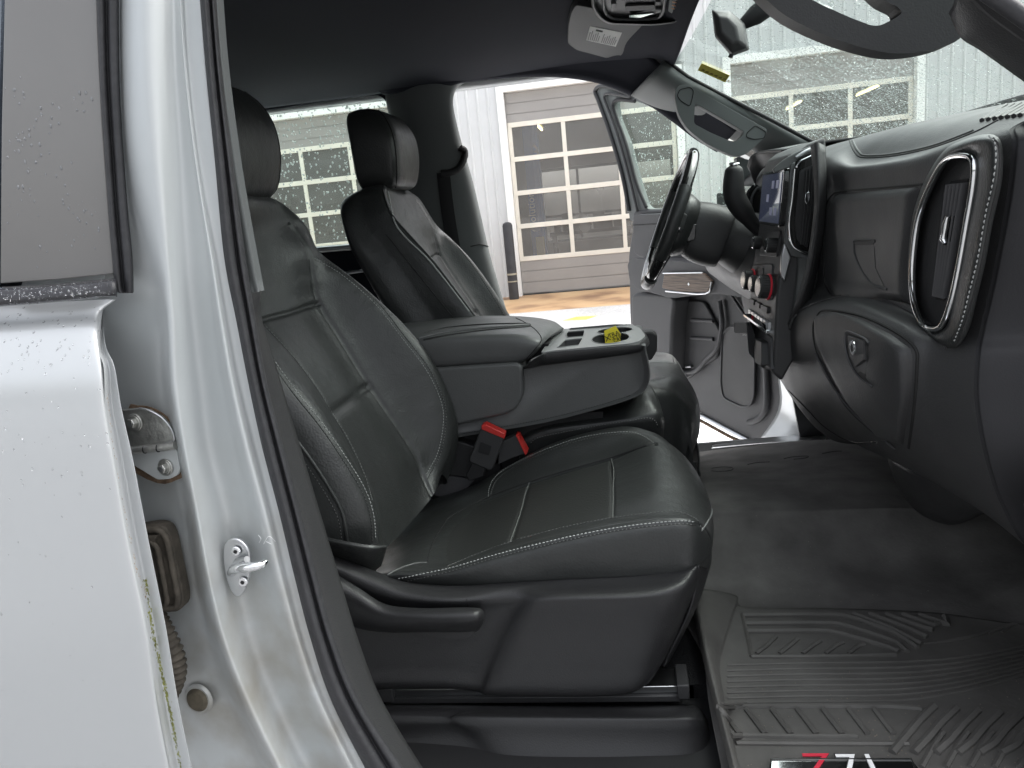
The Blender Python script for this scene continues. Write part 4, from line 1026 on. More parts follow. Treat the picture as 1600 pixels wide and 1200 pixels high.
# recline lever
LV = [ [(480,872,1.075),(510,888,1.066),(560,918,1.060),(603,944,1.056),(660,950,1.054),(720,949,1.054),(748,950,1.055),(756,955,1.062)],
       [(480,880,1.060),(510,899,1.050),(560,930,1.044),(603,953,1.040),(660,957,1.036),(720,956,1.036),(748,957,1.040),(757,962,1.058)],
       [(480,905,1.052),(510,920,1.042),(560,948,1.038),(603,966,1.034),(660,968,1.030),(720,968,1.030),(746,968,1.035),(755,972,1.056)],
       [(480,935,1.058),(510,950,1.052),(560,970,1.048),(603,980,1.044),(660,981,1.042),(715,981,1.044),(738,980,1.048),(748,984,1.062)],
       [(480,950,1.075),(510,965,1.072),(560,982,1.068),(603,988,1.066),(660,988,1.064),(712,988,1.066),(734,988,1.068),(742,988,1.075)] ]
lv = surf('recline_lever', LV, M['seatbase'], seat, 6, 6, thick=.006)
prism('lever_underside', L(fillet([(640,986),(735,984),(744,982),(733,996),(722,999),(690,997)],3), 1.066), (0,.03,0), M['seatbase'], lv.o, bev=.003)
# track
mb = MB()
a = c((590,1084,1.125)); b2 = c((1075,1076,1.125))
def beam(mb, a, b, w, h_):
    """box beam from a to b: depth w (+Y), height h_ downwards"""
    u = Vector((0, w, 0)); d_ = Vector((0, 0, -h_)); v = [a, b, b+u, a+u, a+d_, b+d_, b+u+d_, a+u+d_]
    mb.add(v, [(0,1,2,3),(7,6,5,4),(0,4,5,1),(1,5,6,2),(2,6,7,3),(3,7,4,0)])
beam(mb, c((592,1078,1.125)), c((1066,1072,1.125)), .05, .012); tr = mb.build('seat_track', M['satin'], seat, bev=.001)
mb = MB(); beam(mb, c((600,1091,1.118)), c((1064,1087,1.118)), .06, .012); mb.build('track_rail', M['plastic'], tr, bev=.002)
mb = MB(); beam(mb, c((590,1077,1.112)), c((612,1077,1.112)), .06, .026); mb.build('track_end_cap', M['plastic'], tr, bev=.002)
mb = MB(); beam(mb, c((1058,1071,1.112)), c((1077,1071,1.112)), .06, .026); mb.build('track_end_cap', M['plastic'], tr, bev=.002)
tube('adjuster_bar', L([(1030,1056),(1072,1052)], 1.17), .004, M['steel'], tr, n=10)
prism('bar_clip', L([(1056,1049),(1072,1049),(1072,1059),(1056,1059)],1.165), (0,.01,0), M['plastic'], tr, bev=.001)
# belt buckles
bk = prism('belt_buckle', L(fillet([(752,667),(788,684),(770,733),(765,736),(733,722),(733,716)],3), 1.575), (.0,.028,0), M['plastic'], seat, bev=.004)
prism('red_release', L([(752,665),(758,663),(789,678),(788,686),(752,671)], 1.573), (0,.026,0), M['red'], bk, bev=.0015)
prism('buckle_panel', L(fillet([(751,690),(768,697),(764,712),(747,706)],2), 1.5735), (0,.002,0), M['dark'], bk, bev=.0005)
prism('belt_webbing', L([(739,722),(758,731),(756,745),(732,752),(728,742)], 1.578), (0,.012,0), M['dark'], bk, bev=.002)
bk2 = prism('belt_buckle', L(fillet([(781,692),(805,681),(812,684),(822,708),(800,716),(778,726)],3), 1.60), (0,.03,0), M['plastic'], seat, bev=.004)
prism('red_release', L([(806,680),(810,681),(824,707),(821,711)], 1.597), (0,.03,0), M['red'], bk2)

prism('buckle_well', L(fillet([(712,688),(748,700),(738,748),(698,742)],3), 1.63), (0,.05,0), M['plastic'], seat, bev=.003)
prism('well_floor', L(fillet([(672,772),(700,744),(742,750),(725,768),(700,780)],3), 1.625), (0,.05,0), M['doorpl'], seat, bev=.003)
# ---- driver's seat: the same seat mirrored about the truck's centre line, copied part by part
def mirror_copy(o, par, sh=False):
    sh = sh or o.name.startswith('backrest')
    me = o.data.copy() if o.type == 'MESH' else None
    if o.name.startswith('backrest') and par == dseat: return
    k = bpy.data.objects.new(o.name.split('.')[0], me); COL.objects.link(k); k.parent = par
    if me:
        n = len(me.vertices); co = np.empty(n*3); me.vertices.foreach_get('co', co); co = co.reshape(-1,3)
        co[:,1] = 3.52-co[:,1]; co[:,0] += .05; co[:,2] += .012; co[:,0] += (-.02+.09*(co[:,1]-1.92)/.45 if sh else 0); me.vertices.foreach_set('co', co.ravel()); me.flip_normals(); me.update()
    for md in o.modifiers:
        nm = k.modifiers.new(md.name, md.type)
        for a_ in ('thickness','offset','width','segments','limit_method','angle_limit'):
            if hasattr(md, a_): setattr(nm, a_, getattr(md, a_))
    for ch in o.children: mirror_copy(ch, k, sh)
    if o.name.startswith('headrest'): k.location = (.033, 0, .010)
    return k
dseat = thing('driver_seat', "black leather driver's seat beyond the centre console with light glancing off its side bolster", 'car seat', (-.3, 2.15, .70), 'front bucket seats')
for ch in list(seat.children): mirror_copy(ch, dseat)

DB = [
 dict(R=(538,312,1.97),M=(565,300,1.95),A=(598,296,1.96),C=(606,297,2.02),D=(622,298,2.15),E=(636,299,2.26),F=(644,302,2.32),G=(640,306,2.36)),
 dict(R=(532,330,1.93),M=(568,325,1.92),A=(604,318,1.93),C=(610,318,1.99),D=(632,312,2.15),E=(650,312,2.28),F=(658,314,2.34),G=(654,322,2.38)),
 dict(R=(538,360,1.91),M=(578,356,1.905),A=(620,345,1.92),C=(622,350,1.98),D=(650,346,2.15),E=(674,350,2.29),F=(681,350,2.35),G=(676,358,2.39)),
 dict(R=(548,388,1.90),M=(600,385,1.90),A=(645,373,1.915),C=(641,377,1.98),D=(664,376,2.15),E=(682,376,2.29),F=(706,374,2.35),G=(702,384,2.39)),
 dict(R=(565,420,1.90),M=(625,415,1.895),A=(678,410,1.91),C=(667,405,1.98),D=(678,401,2.15),E=(688,397,2.29),F=(735,405,2.355),G=(730,416,2.40)),
 dict(R=(588,460,1.895),M=(655,458,1.89),A=(715,458,1.905),C=(700,444,1.98),D=(707,440,2.15),E=(713,437,2.29),F=(768,450,2.36),G=(762,462,2.40)),
 dict(R=(618,510,1.895),M=(690,510,1.89),A=(750,508,1.90),C=(738,495,1.98),D=(742,490,2.15),E=(746,486,2.29),F=(799,500,2.36),G=(793,513,2.40)),
 dict(R=(650,565,1.895),M=(715,565,1.89),A=(785,565,1.90),C=(768,555,1.98),D=(775,550,2.15),E=(780,545,2.29),F=(828,555,2.36),G=(820,570,2.40)),
 dict(R=(690,640,1.895),M=(760,640,1.89),A=(820,640,1.90),C=(800,640,1.98),D=(808,630,2.15),E=(815,620,2.29),F=(850,625,2.36),G=(842,640,2.40)),
]
gd = [('v',6.0,3.1,5.0,.05,.006),('v',8.0,3.1,5.0,.05,.006),('u',3.0,3.5,11,.05,.003),('u',5.0,3.0,11,.045,.006)]
dback = backrest(DB, 2.15, 1.565, dseat, gd)
ddb = dback.bvh
for pth, r_, mt_ in (([(598,297),(603,315),(613,337),(642,370),(678,410),(715,458),(744,497)], .0026, M['leather']), ([(603,366),(640,412),(680,462),(711,500)], .0012, M['seam']), ([(606,300),(616,345),(634,371),(667,403),(697,440),(733,487)], .0022, M['thread'])):  # pale grey last tube imitates the highlight along the insert seam
    h = hits(pth, ddb, .0004)
    if len(h) > 3: tube('piping' if r_ > .002 else 'seam_line', [p for p, n in h], r_, mt_, dback.o, n=8)
st_px('stitching', [(700,367),(735,410),(765,455),(788,494)], ddb, dback.o, mt=M['thread2'], seamw=.001, r=.0008)
# ================================================================== CENTRE CONSOLE / JUMP SEAT
cons = thing('centre_console', 'folded down black console with padded armrest lid and grey cup holder tray', 'centre console', (-.1, 1.75, .8))
YN, YF = 1.61, 1.95
TA, TB, TC = c((866,548,1.61)), c((1000,534,1.63)), c((882,516,1.93))
TN = (TB-TA).cross(TC-TA).normalized(); TN = TN if TN.z > 0 else -TN
SL = -TN.y/TN.z
# body: near side profile in pixels at Y=1.5, lofted across to the far side
body = [(866,560),(950,549),(1003,533),(1010,545),(1016,575),(1014,600),(1004,614),(985,624),(940,638),(850,661),(730,681),(706,683),(694,668),(676,610),(672,585),(800,574)]
prof = L(cr(body, 3, True), YN)
cen = sum(prof, Vector())/len(prof)
rows = []
for dy, s in ((.016,.93),(.004,.975),(0,.99),(.010,1.0),(.08,1.0),(.25,1.0),(.31,1.0),(.33,.985),(.34,.95)):
    rows.append([Vector((cen.x+(p.x-cen.x)*s, YN+dy, cen.z+(p.z-cen.z)*s+SL*dy-.008*max(0,min(1,(p.z-cen.z)/.03)))) for p in prof])
body_s = surf('console_body', rows, M['cleather'], cons, 1, 3, cu=True, outward=cen+Vector((0,.25,0)), caps=True)
# rear lower bin, slightly proud of the body
binp = L(fillet([(640,578),(816,566),(818,618),(806,640),(790,648),(716,664),(640,680)],14), YN-.012)
prism('side_bin', binp, (0,.30,0), M['cleather'], body_s.o, bev=.010, seg=4)
st_px('stitching', [(722,678),(780,668),(850,655),(920,638),(985,618)], [body_s.bvh], body_s.o, mt=M['thread2'], seamw=.0012, r=.0006)
# tray: rim + surface at the top with wells
TA, TB, TC = c((866,548,1.61)), c((1000,534,1.63)), c((882,516,1.93))
TN = (TB-TA).cross(TC-TA).normalized(); TN = TN if TN.z > 0 else -TN
def T(px, py, dz=0): return cpl(px, py, TA+TN*dz, TN)
tray_out = fillet([(845,552),(866,549),(985,538),(1000,534),(1009,526),(1000,514),(985,507),(880,515),(868,520)],3)
to = [T(x, y) for x, y in tray_out]
def ell(cx, cy, rx, ry, n=20, rot=-.08): return [(cx+rx*math.cos(a)*math.cos(rot)-ry*math.sin(a)*math.sin(rot), cy+rx*math.cos(a)*math.sin(rot)+ry*math.sin(a)*math.cos(rot)) for a in [2*math.pi*k/n for k in range(n)]]
wells = [ell(954,530,30,8.6), ell(961,518,28,4.6), fillet([(870,545),(882,533),(911,530),(905,541)],2), fillet([(884,525),(886,520),(914,518),(912,527),(886,529)],2), fillet([(890,514.6),(960,508.6),(980,508.8),(960,512),(890,516.8)],1)]
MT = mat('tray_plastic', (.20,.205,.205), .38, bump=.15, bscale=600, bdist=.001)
bm = bmesh.new()
def loopv(pts):
    v = [bm.verts.new(p) for p in pts]; return [bm.edges.new((v[i], v[(i+1) % len(v)])) for i in range(len(v))]
e = loopv(to)
for w_ in wells: e += loopv([T(x, y) for x, y in w_])
bmesh.ops.triangle_fill(bm, use_beauty=True, use_dissolve=False, edges=e); bmesh.ops.recalc_face_normals(bm, faces=bm.faces)
me = bpy.data.meshes.new('cup_holder_tray'); bm.to_mesh(me); bm.free(); tray = link('cup_holder_tray', me, MT, cons, smooth=False)
md = tray.modifiers.new('t', 'SOLIDIFY'); md.thickness = .004; md.offset = 0
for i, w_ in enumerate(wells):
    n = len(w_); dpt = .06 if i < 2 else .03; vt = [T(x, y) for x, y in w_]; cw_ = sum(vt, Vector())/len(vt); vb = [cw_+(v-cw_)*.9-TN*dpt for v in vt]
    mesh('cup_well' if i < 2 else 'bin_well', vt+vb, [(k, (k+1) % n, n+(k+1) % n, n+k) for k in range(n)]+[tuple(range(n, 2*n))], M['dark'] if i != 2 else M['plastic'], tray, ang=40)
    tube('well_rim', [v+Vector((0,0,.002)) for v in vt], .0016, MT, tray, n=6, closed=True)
# tray skirt along the near side and round the front
sk = [(828,568),(848,553),(866,550),(985,539),(1001,534),(1010,526),(1001,514)]
rows = []
top_ = [T(x, y) for x, y in sk]; 
low_ = [c((820,575,YN-.006)), c((846,571,YN-.008)), c((870,568,YN-.008)), c((985,553,YN-.004)), c((1006,545,YN+.02)), c((1014,538,YN+.08)), c((1012,528,YN+.22))]
top_ = [T(828,566), T(848,553), T(866,549.5), T(985,538.5), T(1001,533), T(1009,525), T(1003,516)]
mid1 = [t.lerp(l, .12)+Vector((.001,-.004,.001)) for t, l in zip(top_, low_)]
rows = [top_, mid1, [t.lerp(l,.55)+Vector((.003,-.005,0)) for t, l in zip(top_, low_)], low_, [l+Vector((-.01,.02,-.004)) for l in low_]]
surf('tray_skirt', rows, M['seatbase'], tray, 6, 4, thick=.003)
# armrest lid
lid = [
 [(560,582,1.653),(670,576,1.640),(740,571,1.636),(800,567,1.636),(820,563,1.636),(824,561,1.640)],
 [(560,580,1.626),(670,573,1.610),(740,568,1.608),(800,565,1.608),(822,562,1.610),(828,560,1.626)],
 [(560,562,1.620),(668,555,1.601),(740,550,1.600),(800,548,1.600),(830,551,1.603),(838,551,1.620)],
 [(560,542,1.620),(655,534,1.603),(740,529,1.601),(800,528,1.601),(838,538,1.604),(846,540,1.626)],
 [(560,534,1.633),(645,526,1.623),(740,521,1.620),(806,520,1.620),(842,530,1.620),(852,534,1.653)],
 [(560,526,1.679),(640,518,1.679),(740,513,1.679),(806,512,1.679),(846,520,1.679),(860,526,1.706)],
 [(560,519,1.778),(630,511,1.778),(740,503,1.778),(806,502,1.778),(852,509,1.778),(872,518,1.798)],
 [(560,512,1.877),(630,505,1.877),(720,497,1.877),(806,496,1.877),(858,502,1.877),(880,514,1.877)],
 [(560,514,1.917),(630,507,1.917),(720,499,1.917),(806,498,1.917),(858,503,1.917),(880,514,1.910)],
 [(560,560,1.937),(630,555,1.937),(720,545,1.937),(806,540,1.937),(850,535,1.937),(868,528,1.930)],
]
ld = surf('armrest_lid', lid, M['cleather'], cons, 7, 7, thick=.01)
h = hits([(662,531),(700,524),(760,516),(820,511),(828,509),(820,506),(760,507),(700,512),(664,520)], ld.bvh, .0002)
if len(h) > 4: tube('lid_recess', [p for p, n in h], .0022, M['seam'], ld.o, n=8)
h = hits([(655,529),(690,521),(740,515),(800,510),(826,508)], ld.bvh, .001)
if len(h) > 4: tube('lid_highlight_rib', [p for p, n in h], .003, M['cleather'], ld.o, n=8)
h = hits([(806,497),(820,504),(836,515),(846,530),(836,545),(823,560)], ld.bvh, .0004)
if len(h) > 4: tube('seam_line', [p for p, n in h], .0011, M['seam'], ld.o, n=6)
# jump seat cushion under the console
JC = [
 [(812,760,1.665),(822,740,1.665),(860,716,1.665),(960,696,1.665),(1020,690,1.671),(1036,690,1.691)],
 [(812,705,1.652),(820,703,1.652),(860,690,1.652),(960,678,1.652),(1024,665,1.658),(1038,665,1.678)],
 [(812,697,1.648),(822,692,1.648),(860,676,1.648),(960,662,1.648),(1022,652,1.655),(1037,650,1.678)],
 [(812,690,1.658),(822,680,1.658),(860,666,1.658),(960,653,1.658),(1018,641,1.665),(1034,640,1.691)],
 [(812,675,1.704),(822,668,1.704),(860,655,1.704),(960,637,1.704),(1005,622,1.704),(1028,622,1.731)],
 [(812,660,1.790),(822,650,1.790),(860,640,1.790),(960,618,1.790),(1000,606,1.790),(1018,604,1.810)],
 [(812,650,1.935),(822,643,1.935),(860,630,1.935),(960,610,1.935),(1000,598,1.935),(1014,604,1.935)],
]
jc = surf('jump_seat_cushion', JC, M['leather'], cons, 7, 6, thick=.01)
st_px('stitching', [(829,692),(840,684),(880,675),(940,664),(990,656),(1014,653),(1024,658),(1028,668)], jc.bvh, jc.o, mt=M['thread'], seamw=.001, r=.0007)
mb = MB(); mb.box((-.42,1.665,.62),(-.06,1.92,1.0)); mb.box((-.6,1.64,.62),(-.3,1.95,.9)); mb.build('console_base', M['dark'], cons)
prism('lid_gap_filler', L([(800,540),(858,537),(850,556),(812,560)], 1.67), (0,.20,-.01), M['dark'], cons)  # dark filler added under the lid to stop a light leak
# storage latch on the far end (the dark block beside the driver cushion)
prism('console_latch', L(fillet([(1000,520),(1018,518),(1027,524),(1027,548),(1018,563),(1004,563)],3), 1.97), (0,.05,0), M['plastic'], cons, bev=.004)
# ---- yellow tag in the cup holder
tg = [(944,517),(962,509),(970,522),(970,536),(946,540)]
tY = T(955,530).y
tw = L(tg, tY-.01)
ttag = thing('paper_tag', 'yellow handwritten paper tag standing in the cup holder of the console', 'tag', sum(tw, Vector())/5)
prism('tag_card', tw, (0,.0008,0), M['yellow'], ttag)
xd = (tw[2]-tw[0]); xd = (c((970,523,tY-.01))-c((946,532,tY-.01))); yd_ = c((944,517,tY-.01))-c((946,540,tY-.01))
text('handwriting', 'TRAVIS', c((951.5,528.3,tY-.0112)), xd, yd_, .0135, M['ink'], ttag, depth=.0002)
text('handwriting', 'XTRA', c((957,531.7,tY-.0112)), xd, yd_, .0115, M['ink'], ttag, depth=.0002)
text('handwriting', 'CREW', c((959.5,535.8,tY-.0112)), xd, yd_, .0115, M['ink'], ttag, depth=.0002)
text('handwriting', 'X', c((946.7,534,tY-.0112)), xd, yd_, .018, M['ink'], ttag, depth=.0002)

# ================================================================== DASHBOARD
def DX(px, py, X): return c((px, py, 'X', X))
# columns: near end .. centre stack
def dcol(lst): return lst
DG = [  # each row: (px,py,X) near -> far
 [('w',.86,.93,1.50),('w',.88,1.10,1.545),('w',.90,1.30,1.56),('w',.90,1.55,1.57),('w',.90,1.8,1.575),('w',.90,2.1,1.57),('w',.80,2.55,1.55)],
 [('w',.62,.93,1.50),('w',.64,1.10,1.530),('w',.66,1.30,1.54),('w',.66,1.55,1.55),('w',.66,1.8,1.555),('w',.66,2.1,1.55),('w',.62,2.55,1.53)],
 [('w',.50,.93,1.505),('w',.50,1.10,1.515),('w',.50,1.30,1.520),('w',.50,1.52,1.528),('w',.50,1.8,1.53),('w',.50,2.1,1.53),('w',.48,2.55,1.52)],
 [(1586,196,'X',.445),(1508,212,'X',.440),(1430,238,'X',.438),(1345,252,'X',.438),(1300,240,'X',.43),('w',.42,2.1,1.50),('w',.40,2.55,1.49)],
 [(1582,225,'X',.430),(1500,232,'X',.418),(1420,252,'X',.412),(1340,262,'X',.412),(1292,262,'X',.40),('w',.40,2.1,1.46),('w',.38,2.55,1.45)],
 [(1574,300,'X',.430),(1495,290,'X',.415),(1415,285,'X',.410),(1340,290,'X',.410),(1290,296,'X',.40),('w',.40,2.1,1.42),('w',.38,2.55,1.41)],
 [(1560,380,'X',.430),(1486,370,'X',.416),(1412,350,'X',.412),(1338,345,'X',.412),(1286,345,'X',.40),('w',.40,2.1,1.36),('w',.38,2.55,1.36)],
 [(1545,455,'X',.430),(1480,440,'X',.418),(1412,430,'X',.416),(1336,410,'X',.416),(1280,405,'X',.40),('w',.40,2.1,1.30),('w',.38,2.55,1.30)],
 [(1530,520,'X',.425),(1470,510,'X',.415),(1412,482,'X',.410),(1336,458,'X',.408),(1272,450,'X',.395),('w',.40,2.1,1.24),('w',.38,2.55,1.24)],
 [(1524,555,'X',.415),(1462,535,'X',.395),(1408,508,'X',.375),(1330,478,'X',.370),(1258,478,'X',.360),('w',.37,2.1,1.20),('w',.38,2.55,1.20)],
 [(1522,620,'X',.415),(1455,590,'X',.390),(1392,552,'X',.360),(1312,515,'X',.352),(1236,508,'X',.345),('w',.35,2.1,1.14),('w',.38,2.55,1.16)],
 [(1535,700,'X',.430),(1462,665,'X',.405),(1386,622,'X',.372),(1300,575,'X',.358),(1222,558,'X',.345),('w',.35,2.1,1.08),('w',.38,2.55,1.10)],
 [(1560,780,'X',.470),(1480,735,'X',.440),(1396,690,'X',.410),(1306,636,'X',.390),(1232,608,'X',.365),('w',.37,2.1,1.02),('w',.40,2.55,1.02)],
 [(1600,850,'X',.520),(1520,790,'X',.510),(1425,735,'X',.490),(1330,690,'X',.465),(1262,655,'X',.415),('w',.42,2.1,.97),('w',.44,2.55,.97)],
 [(1640,870,'X',.600),(1560,800,'X',.600),(1450,740,'X',.590),(1380,700,'X',.560),(1290,680,'X',.470),('w',.52,2.1,.94),('w',.54,2.55,.94)],
]
def dpre(G, N, Tu, Tv):
    return G
dash = surf('dashboard', DG, M['dash'], truck, 12, 12, thick=.0)
db = dash.bvh
# dash end cap: turns away from the dash's own edge towards the door opening
edge = [Vector(v) for v in dash.G[30:, 0]]
w1 = [p+Vector((.004,-.004,0)) for p in edge]; w2 = [p+Vector((.015,-.010,0)) for p in edge]; w3 = [p+Vector((.15,-.014,0)) for p in edge]; w4 = [p+Vector((.5,-.014,0)) for p in edge]
surf('dash_end_cap', [edge, w1, w2, w3, w4], mat('end_cap_plastic', (.024,.024,.026), .7, spec=.3, bump=.2, bscale=500, bdist=.001), dash.o, 1, 4)
mb = MB(); mb.box((.62,1.0,.98),(.86,2.5,1.40)); mb.box((.66,1.0,.90),(.9,2.5,1.0)); mb.build('dash_gap_filler', M['dark'], dash.o)  # unseen dark boxes added behind the dash to block leaking light
# top pad inset line, speaker grille
def line_on(pxs, bv, r, mt, name='joint_line', parent=None, off=0.0, res=6, flat=1):
    h = hits(pxs, bv, off, res)
    if len(h) > 2: return tube(name, [p for p, n in h], r, mt, parent or dash.o, n=6)
line_on([(1322,207),(1328,222),(1336,238),(1350,246),(1400,243),(1460,230),(1520,208),(1560,188)], db, .0016, M['seam'])
line_on([(1326,206),(1333,222),(1341,236),(1354,243),(1400,240),(1460,227),(1520,205)], db, .0022, M['dash_top'], 'pad_edge')
hg_ = []
for k in range(7):
    a = hit(1535+k*10, 190-k*1.2, db, .002); b2 = hit(1572+k*11, 166-k*1.2, db, .002)
    if a[0] is not None and b2[0] is not None: hg_.append((a[0], b2[0]))
mb = MB()
for a, b2 in hg_: mb.tube([a, (a+b2)/2, b2], .003, n=6)
if mb.v: mb.build('speaker_grille_slot', M['dark'], dash.o)
# patches raised from the dash surface
def patch(name, left, right, bv, mt, parent, off=.004, n=14, k=10, edge=.004):
    """solid pad between a left and a right pixel polyline lying on a surface"""
    Lp = resample_px(left, n); Rp = resample_px(right, n); rows = []; ok = True
    for i, ((a, b_), (x, y)) in enumerate(zip(Lp, Rp)):
        r = []
        for j in range(k):
            t = j/(k-1); px, py = a+(x-a)*t, b_+(y-b_)*t
            p, nn_ = hit(px, py, bv)
            if p is None: return None
            e_ = min(j, k-1-j, i, n-1-i)
            r.append(p+nn_*(off if e_ > 0 else -.002))
        rows.append(r)
    return surf(name, rows, mt, parent, 2, 2)
def resample_px(pl, n):
    P_ = [Vector((x, y, 0)) for x, y in pl]; L_ = [0]
    for a, b_ in zip(P_[:-1], P_[1:]): L_.append(L_[-1]+(b_-a).length)
    out = []
    for k in range(n):
        s = L_[-1]*k/(n-1); i = 0
        while i < len(P_)-2 and L_[i+1] < s: i += 1
        t = (s-L_[i])/max(1e-9, L_[i+1]-L_[i]); p = P_[i].lerp(P_[i+1], min(1, t)); out.append((p.x, p.y))
    return out
def polypatch(name, outline, bv, mt, parent, off=.004, res=1, bev=.003, dep=.012, planar=True, rnd=0):
    """raised door: outline cast on the surface, filled and given depth"""
    o2 = fillet(outline, rnd) if rnd else outline
    h = [hit(x, y, bv) for x, y in o2]; h = [q_ for q_ in h if q_[0] is not None]
    nrm = sum((q_[1] for q_ in h), Vector()).normalized()
    return prism(name, [q_[0]+nrm*off for q_ in h], -nrm*dep, mt, parent, bev=bev, seg=3)
# upper glove box door (drawn by a groove and a slightly proud skin)
up = [(1300,304),(1316,300),(1380,294),(1440,289),(1436,330),(1428,400),(1428,475),(1345,456),(1306,462),(1296,456),(1288,430),(1288,370),(1291,325)]
upper = patch('upper_glove_box_door', [(1303,303),(1292,330),(1289,380),(1290,430),(1300,461)], [(1440,289),(1433,340),(1426,400),(1424,440),(1428,474)], db, M['dash'], dash.o, off=.009, n=16, k=16)
line_on([(1428,476),(1345,457),(1306,463),(1294,454),(1287,430),(1286,370),(1290,325),(1300,305),(1316,299),(1380,293),(1442,288)], db, .0016, M['seam'])
ub = [upper.bvh] if upper else [db]
def handle(name, rim, hollow, bv, parent):
    h = hits(hollow, bv, .0008, 1)
    if len(h) > 2: prism(name, [p for p, n in h], -h[0][1]*.002+Vector((.001,0,0)), M['dark'], parent, bev=.0004)
    line_on(rim, bv, .0017, M['doorpl'], name+'_rim', parent, off=.0006, res=4)
handle('upper_door_handle', [(1334,378),(1338,375),(1366,375),(1366,379)], [(1335,377),(1366,376),(1366,382),(1337,383)], ub, (upper.o if upper else dash.o))
line_on([(1335,380),(1336,396),(1343,415),(1353,432),(1364,444),(1386,452)], ub, .0022, M['doorpl'], 'handle_sweep', (upper.o if upper else dash.o), off=.0002)
h = hits([(1337,384),(1366,384),(1368,418),(1382,448),(1364,442),(1350,426),(1340,404)], ub, .0006, 1)
if len(h) > 3: prism('handle_hollow', [p for p, n in h], (.002,0,0), M['plastic'], upper.o if upper else dash.o)
# ledge seam under the upper door
line_on([(1222,560),(1216,540),(1218,515),(1230,498),(1256,482),(1300,467),(1345,462),(1390,472),(1428,490),(1460,515),(1480,545)], db, .0018, M['dash'], 'ledge_bead', off=.001)
# lower glove box door
lo = patch('lower_glove_box_door', [(1292,488),(1280,497),(1275,515),(1280,545),(1300,590),(1325,630),(1356,660),(1392,690)], [(1300,487),(1345,498),(1395,522),(1425,545),(1428,570),(1424,620),(1416,660),(1412,700)], db, M['dash'], dash.o, off=.010, n=18, k=14)
line_on([(1398,700),(1356,668),(1322,634),(1296,592),(1276,548),(1271,514),(1277,494),(1292,485),(1346,494),(1398,518),(1430,544),(1433,575),(1428,640),(1420,700)], db, .0022, M['seam'])
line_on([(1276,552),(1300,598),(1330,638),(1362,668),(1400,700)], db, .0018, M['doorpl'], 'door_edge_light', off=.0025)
lb = [lo.bvh] if lo else [db]; lp = lo.o if lo else dash.o
h = hits([(1325,520),(1350,529),(1357,537),(1356,560),(1352,590),(1362,603),(1345,592),(1330,570),(1322,545)], lb, .0006, 1)
if len(h) > 3: prism('handle_hollow', [p for p, n in h], (.002,0,0), M['dark'], lp)
line_on([(1358,536),(1350,528),(1326,518),(1321,524),(1322,545),(1330,570),(1344,590),(1364,604)], lb, .0018, M['doorpl'], 'handle_rim', lp, off=.0006)
h = hits([(1327,524),(1353,533),(1353,562),(1340,572),(1330,556)], lb, .003, 1)
if len(h) > 3: prism('handle_pull', [p for p, n in h], (.004,0,0), M['plastic'], lp, bev=.001)
pk, nk = hit(1338, 543, lb, .0035)
if pk is not None:
    lk = disc_on('key_lock', pk, nk, .0115, .003, M['chrome'], lp, 24, bev=.001); disc_on('key_slot', pk+nk*.003, nk, .006, .0004, M['dark'], lk, 12)
# lower edge: trim panel line under the glove box
line_on([(1232,610),(1262,640),(1290,668),(1330,690),(1370,690)], db, .0014, M['seam'])
# ---- vent pad at the passenger end
VP = [ # ring loops, all pixel outlines with X from deep(outer) to proud
 ([(1455,262),(1478,232),(1506,218),(1536,210),(1556,212),(1566,228),(1566,280),(1552,345),(1540,410),(1527,465),(1516,510),(1500,540),(1478,548),(1450,532),(1432,505),(1421,465),(1418,420),(1423,350),(1436,300)], .420),
 ([(1456,264),(1478,235),(1506,221),(1534,214),(1552,216),(1560,230),(1560,280),(1546,345),(1534,410),(1521,463),(1511,506),(1497,538),(1478,541),(1452,527),(1434,501),(1423,462),(1420,420),(1425,350),(1438,302)], .398),
 ([(1458,270),(1479,242),(1506,229),(1526,224),(1540,228),(1544,240),(1544,285),(1531,348),(1519,410),(1507,462),(1498,502),(1486,528),(1472,532),(1453,522),(1437,498),(1426,460),(1422,420),(1427,352),(1440,306)], .392),
 ([(1461,277),(1480,252),(1500,241),(1516,240),(1526,248),(1526,288),(1514,350),(1502,412),(1491,463),(1483,500),(1474,515),(1462,518),(1450,512),(1438,490),(1427,456),(1424,420),(1430,355),(1443,310)], .398),
]
def sm_(q_):
    o = cr(q_, 5, True); return o+[o[0]]
loops = []
for q_, X in VP:
    loops.append([DX(x, y, X) for x, y in resample_px(sm_(q_), 97)[:96]])
pad = surf('vent_pad', loops, M['leather'], dash.o, 1, 5, cu=True, outward=DX(1480,380,.5))
st_px('stitching', [(1545,213),(1555,226),(1554,272),(1540,336),(1528,404),(1514,460),(1504,500),(1490,536)], pad.bvh, pad.o, mt=M['thread'], seamw=0, r=.0009, pitch=.0066)
line_on([(1552,216),(1560,230),(1560,275),(1546,340),(1534,406),(1520,462),(1508,504),(1496,536)], pad.bvh, .0012, M['seam'], 'seam_line', pad.o)
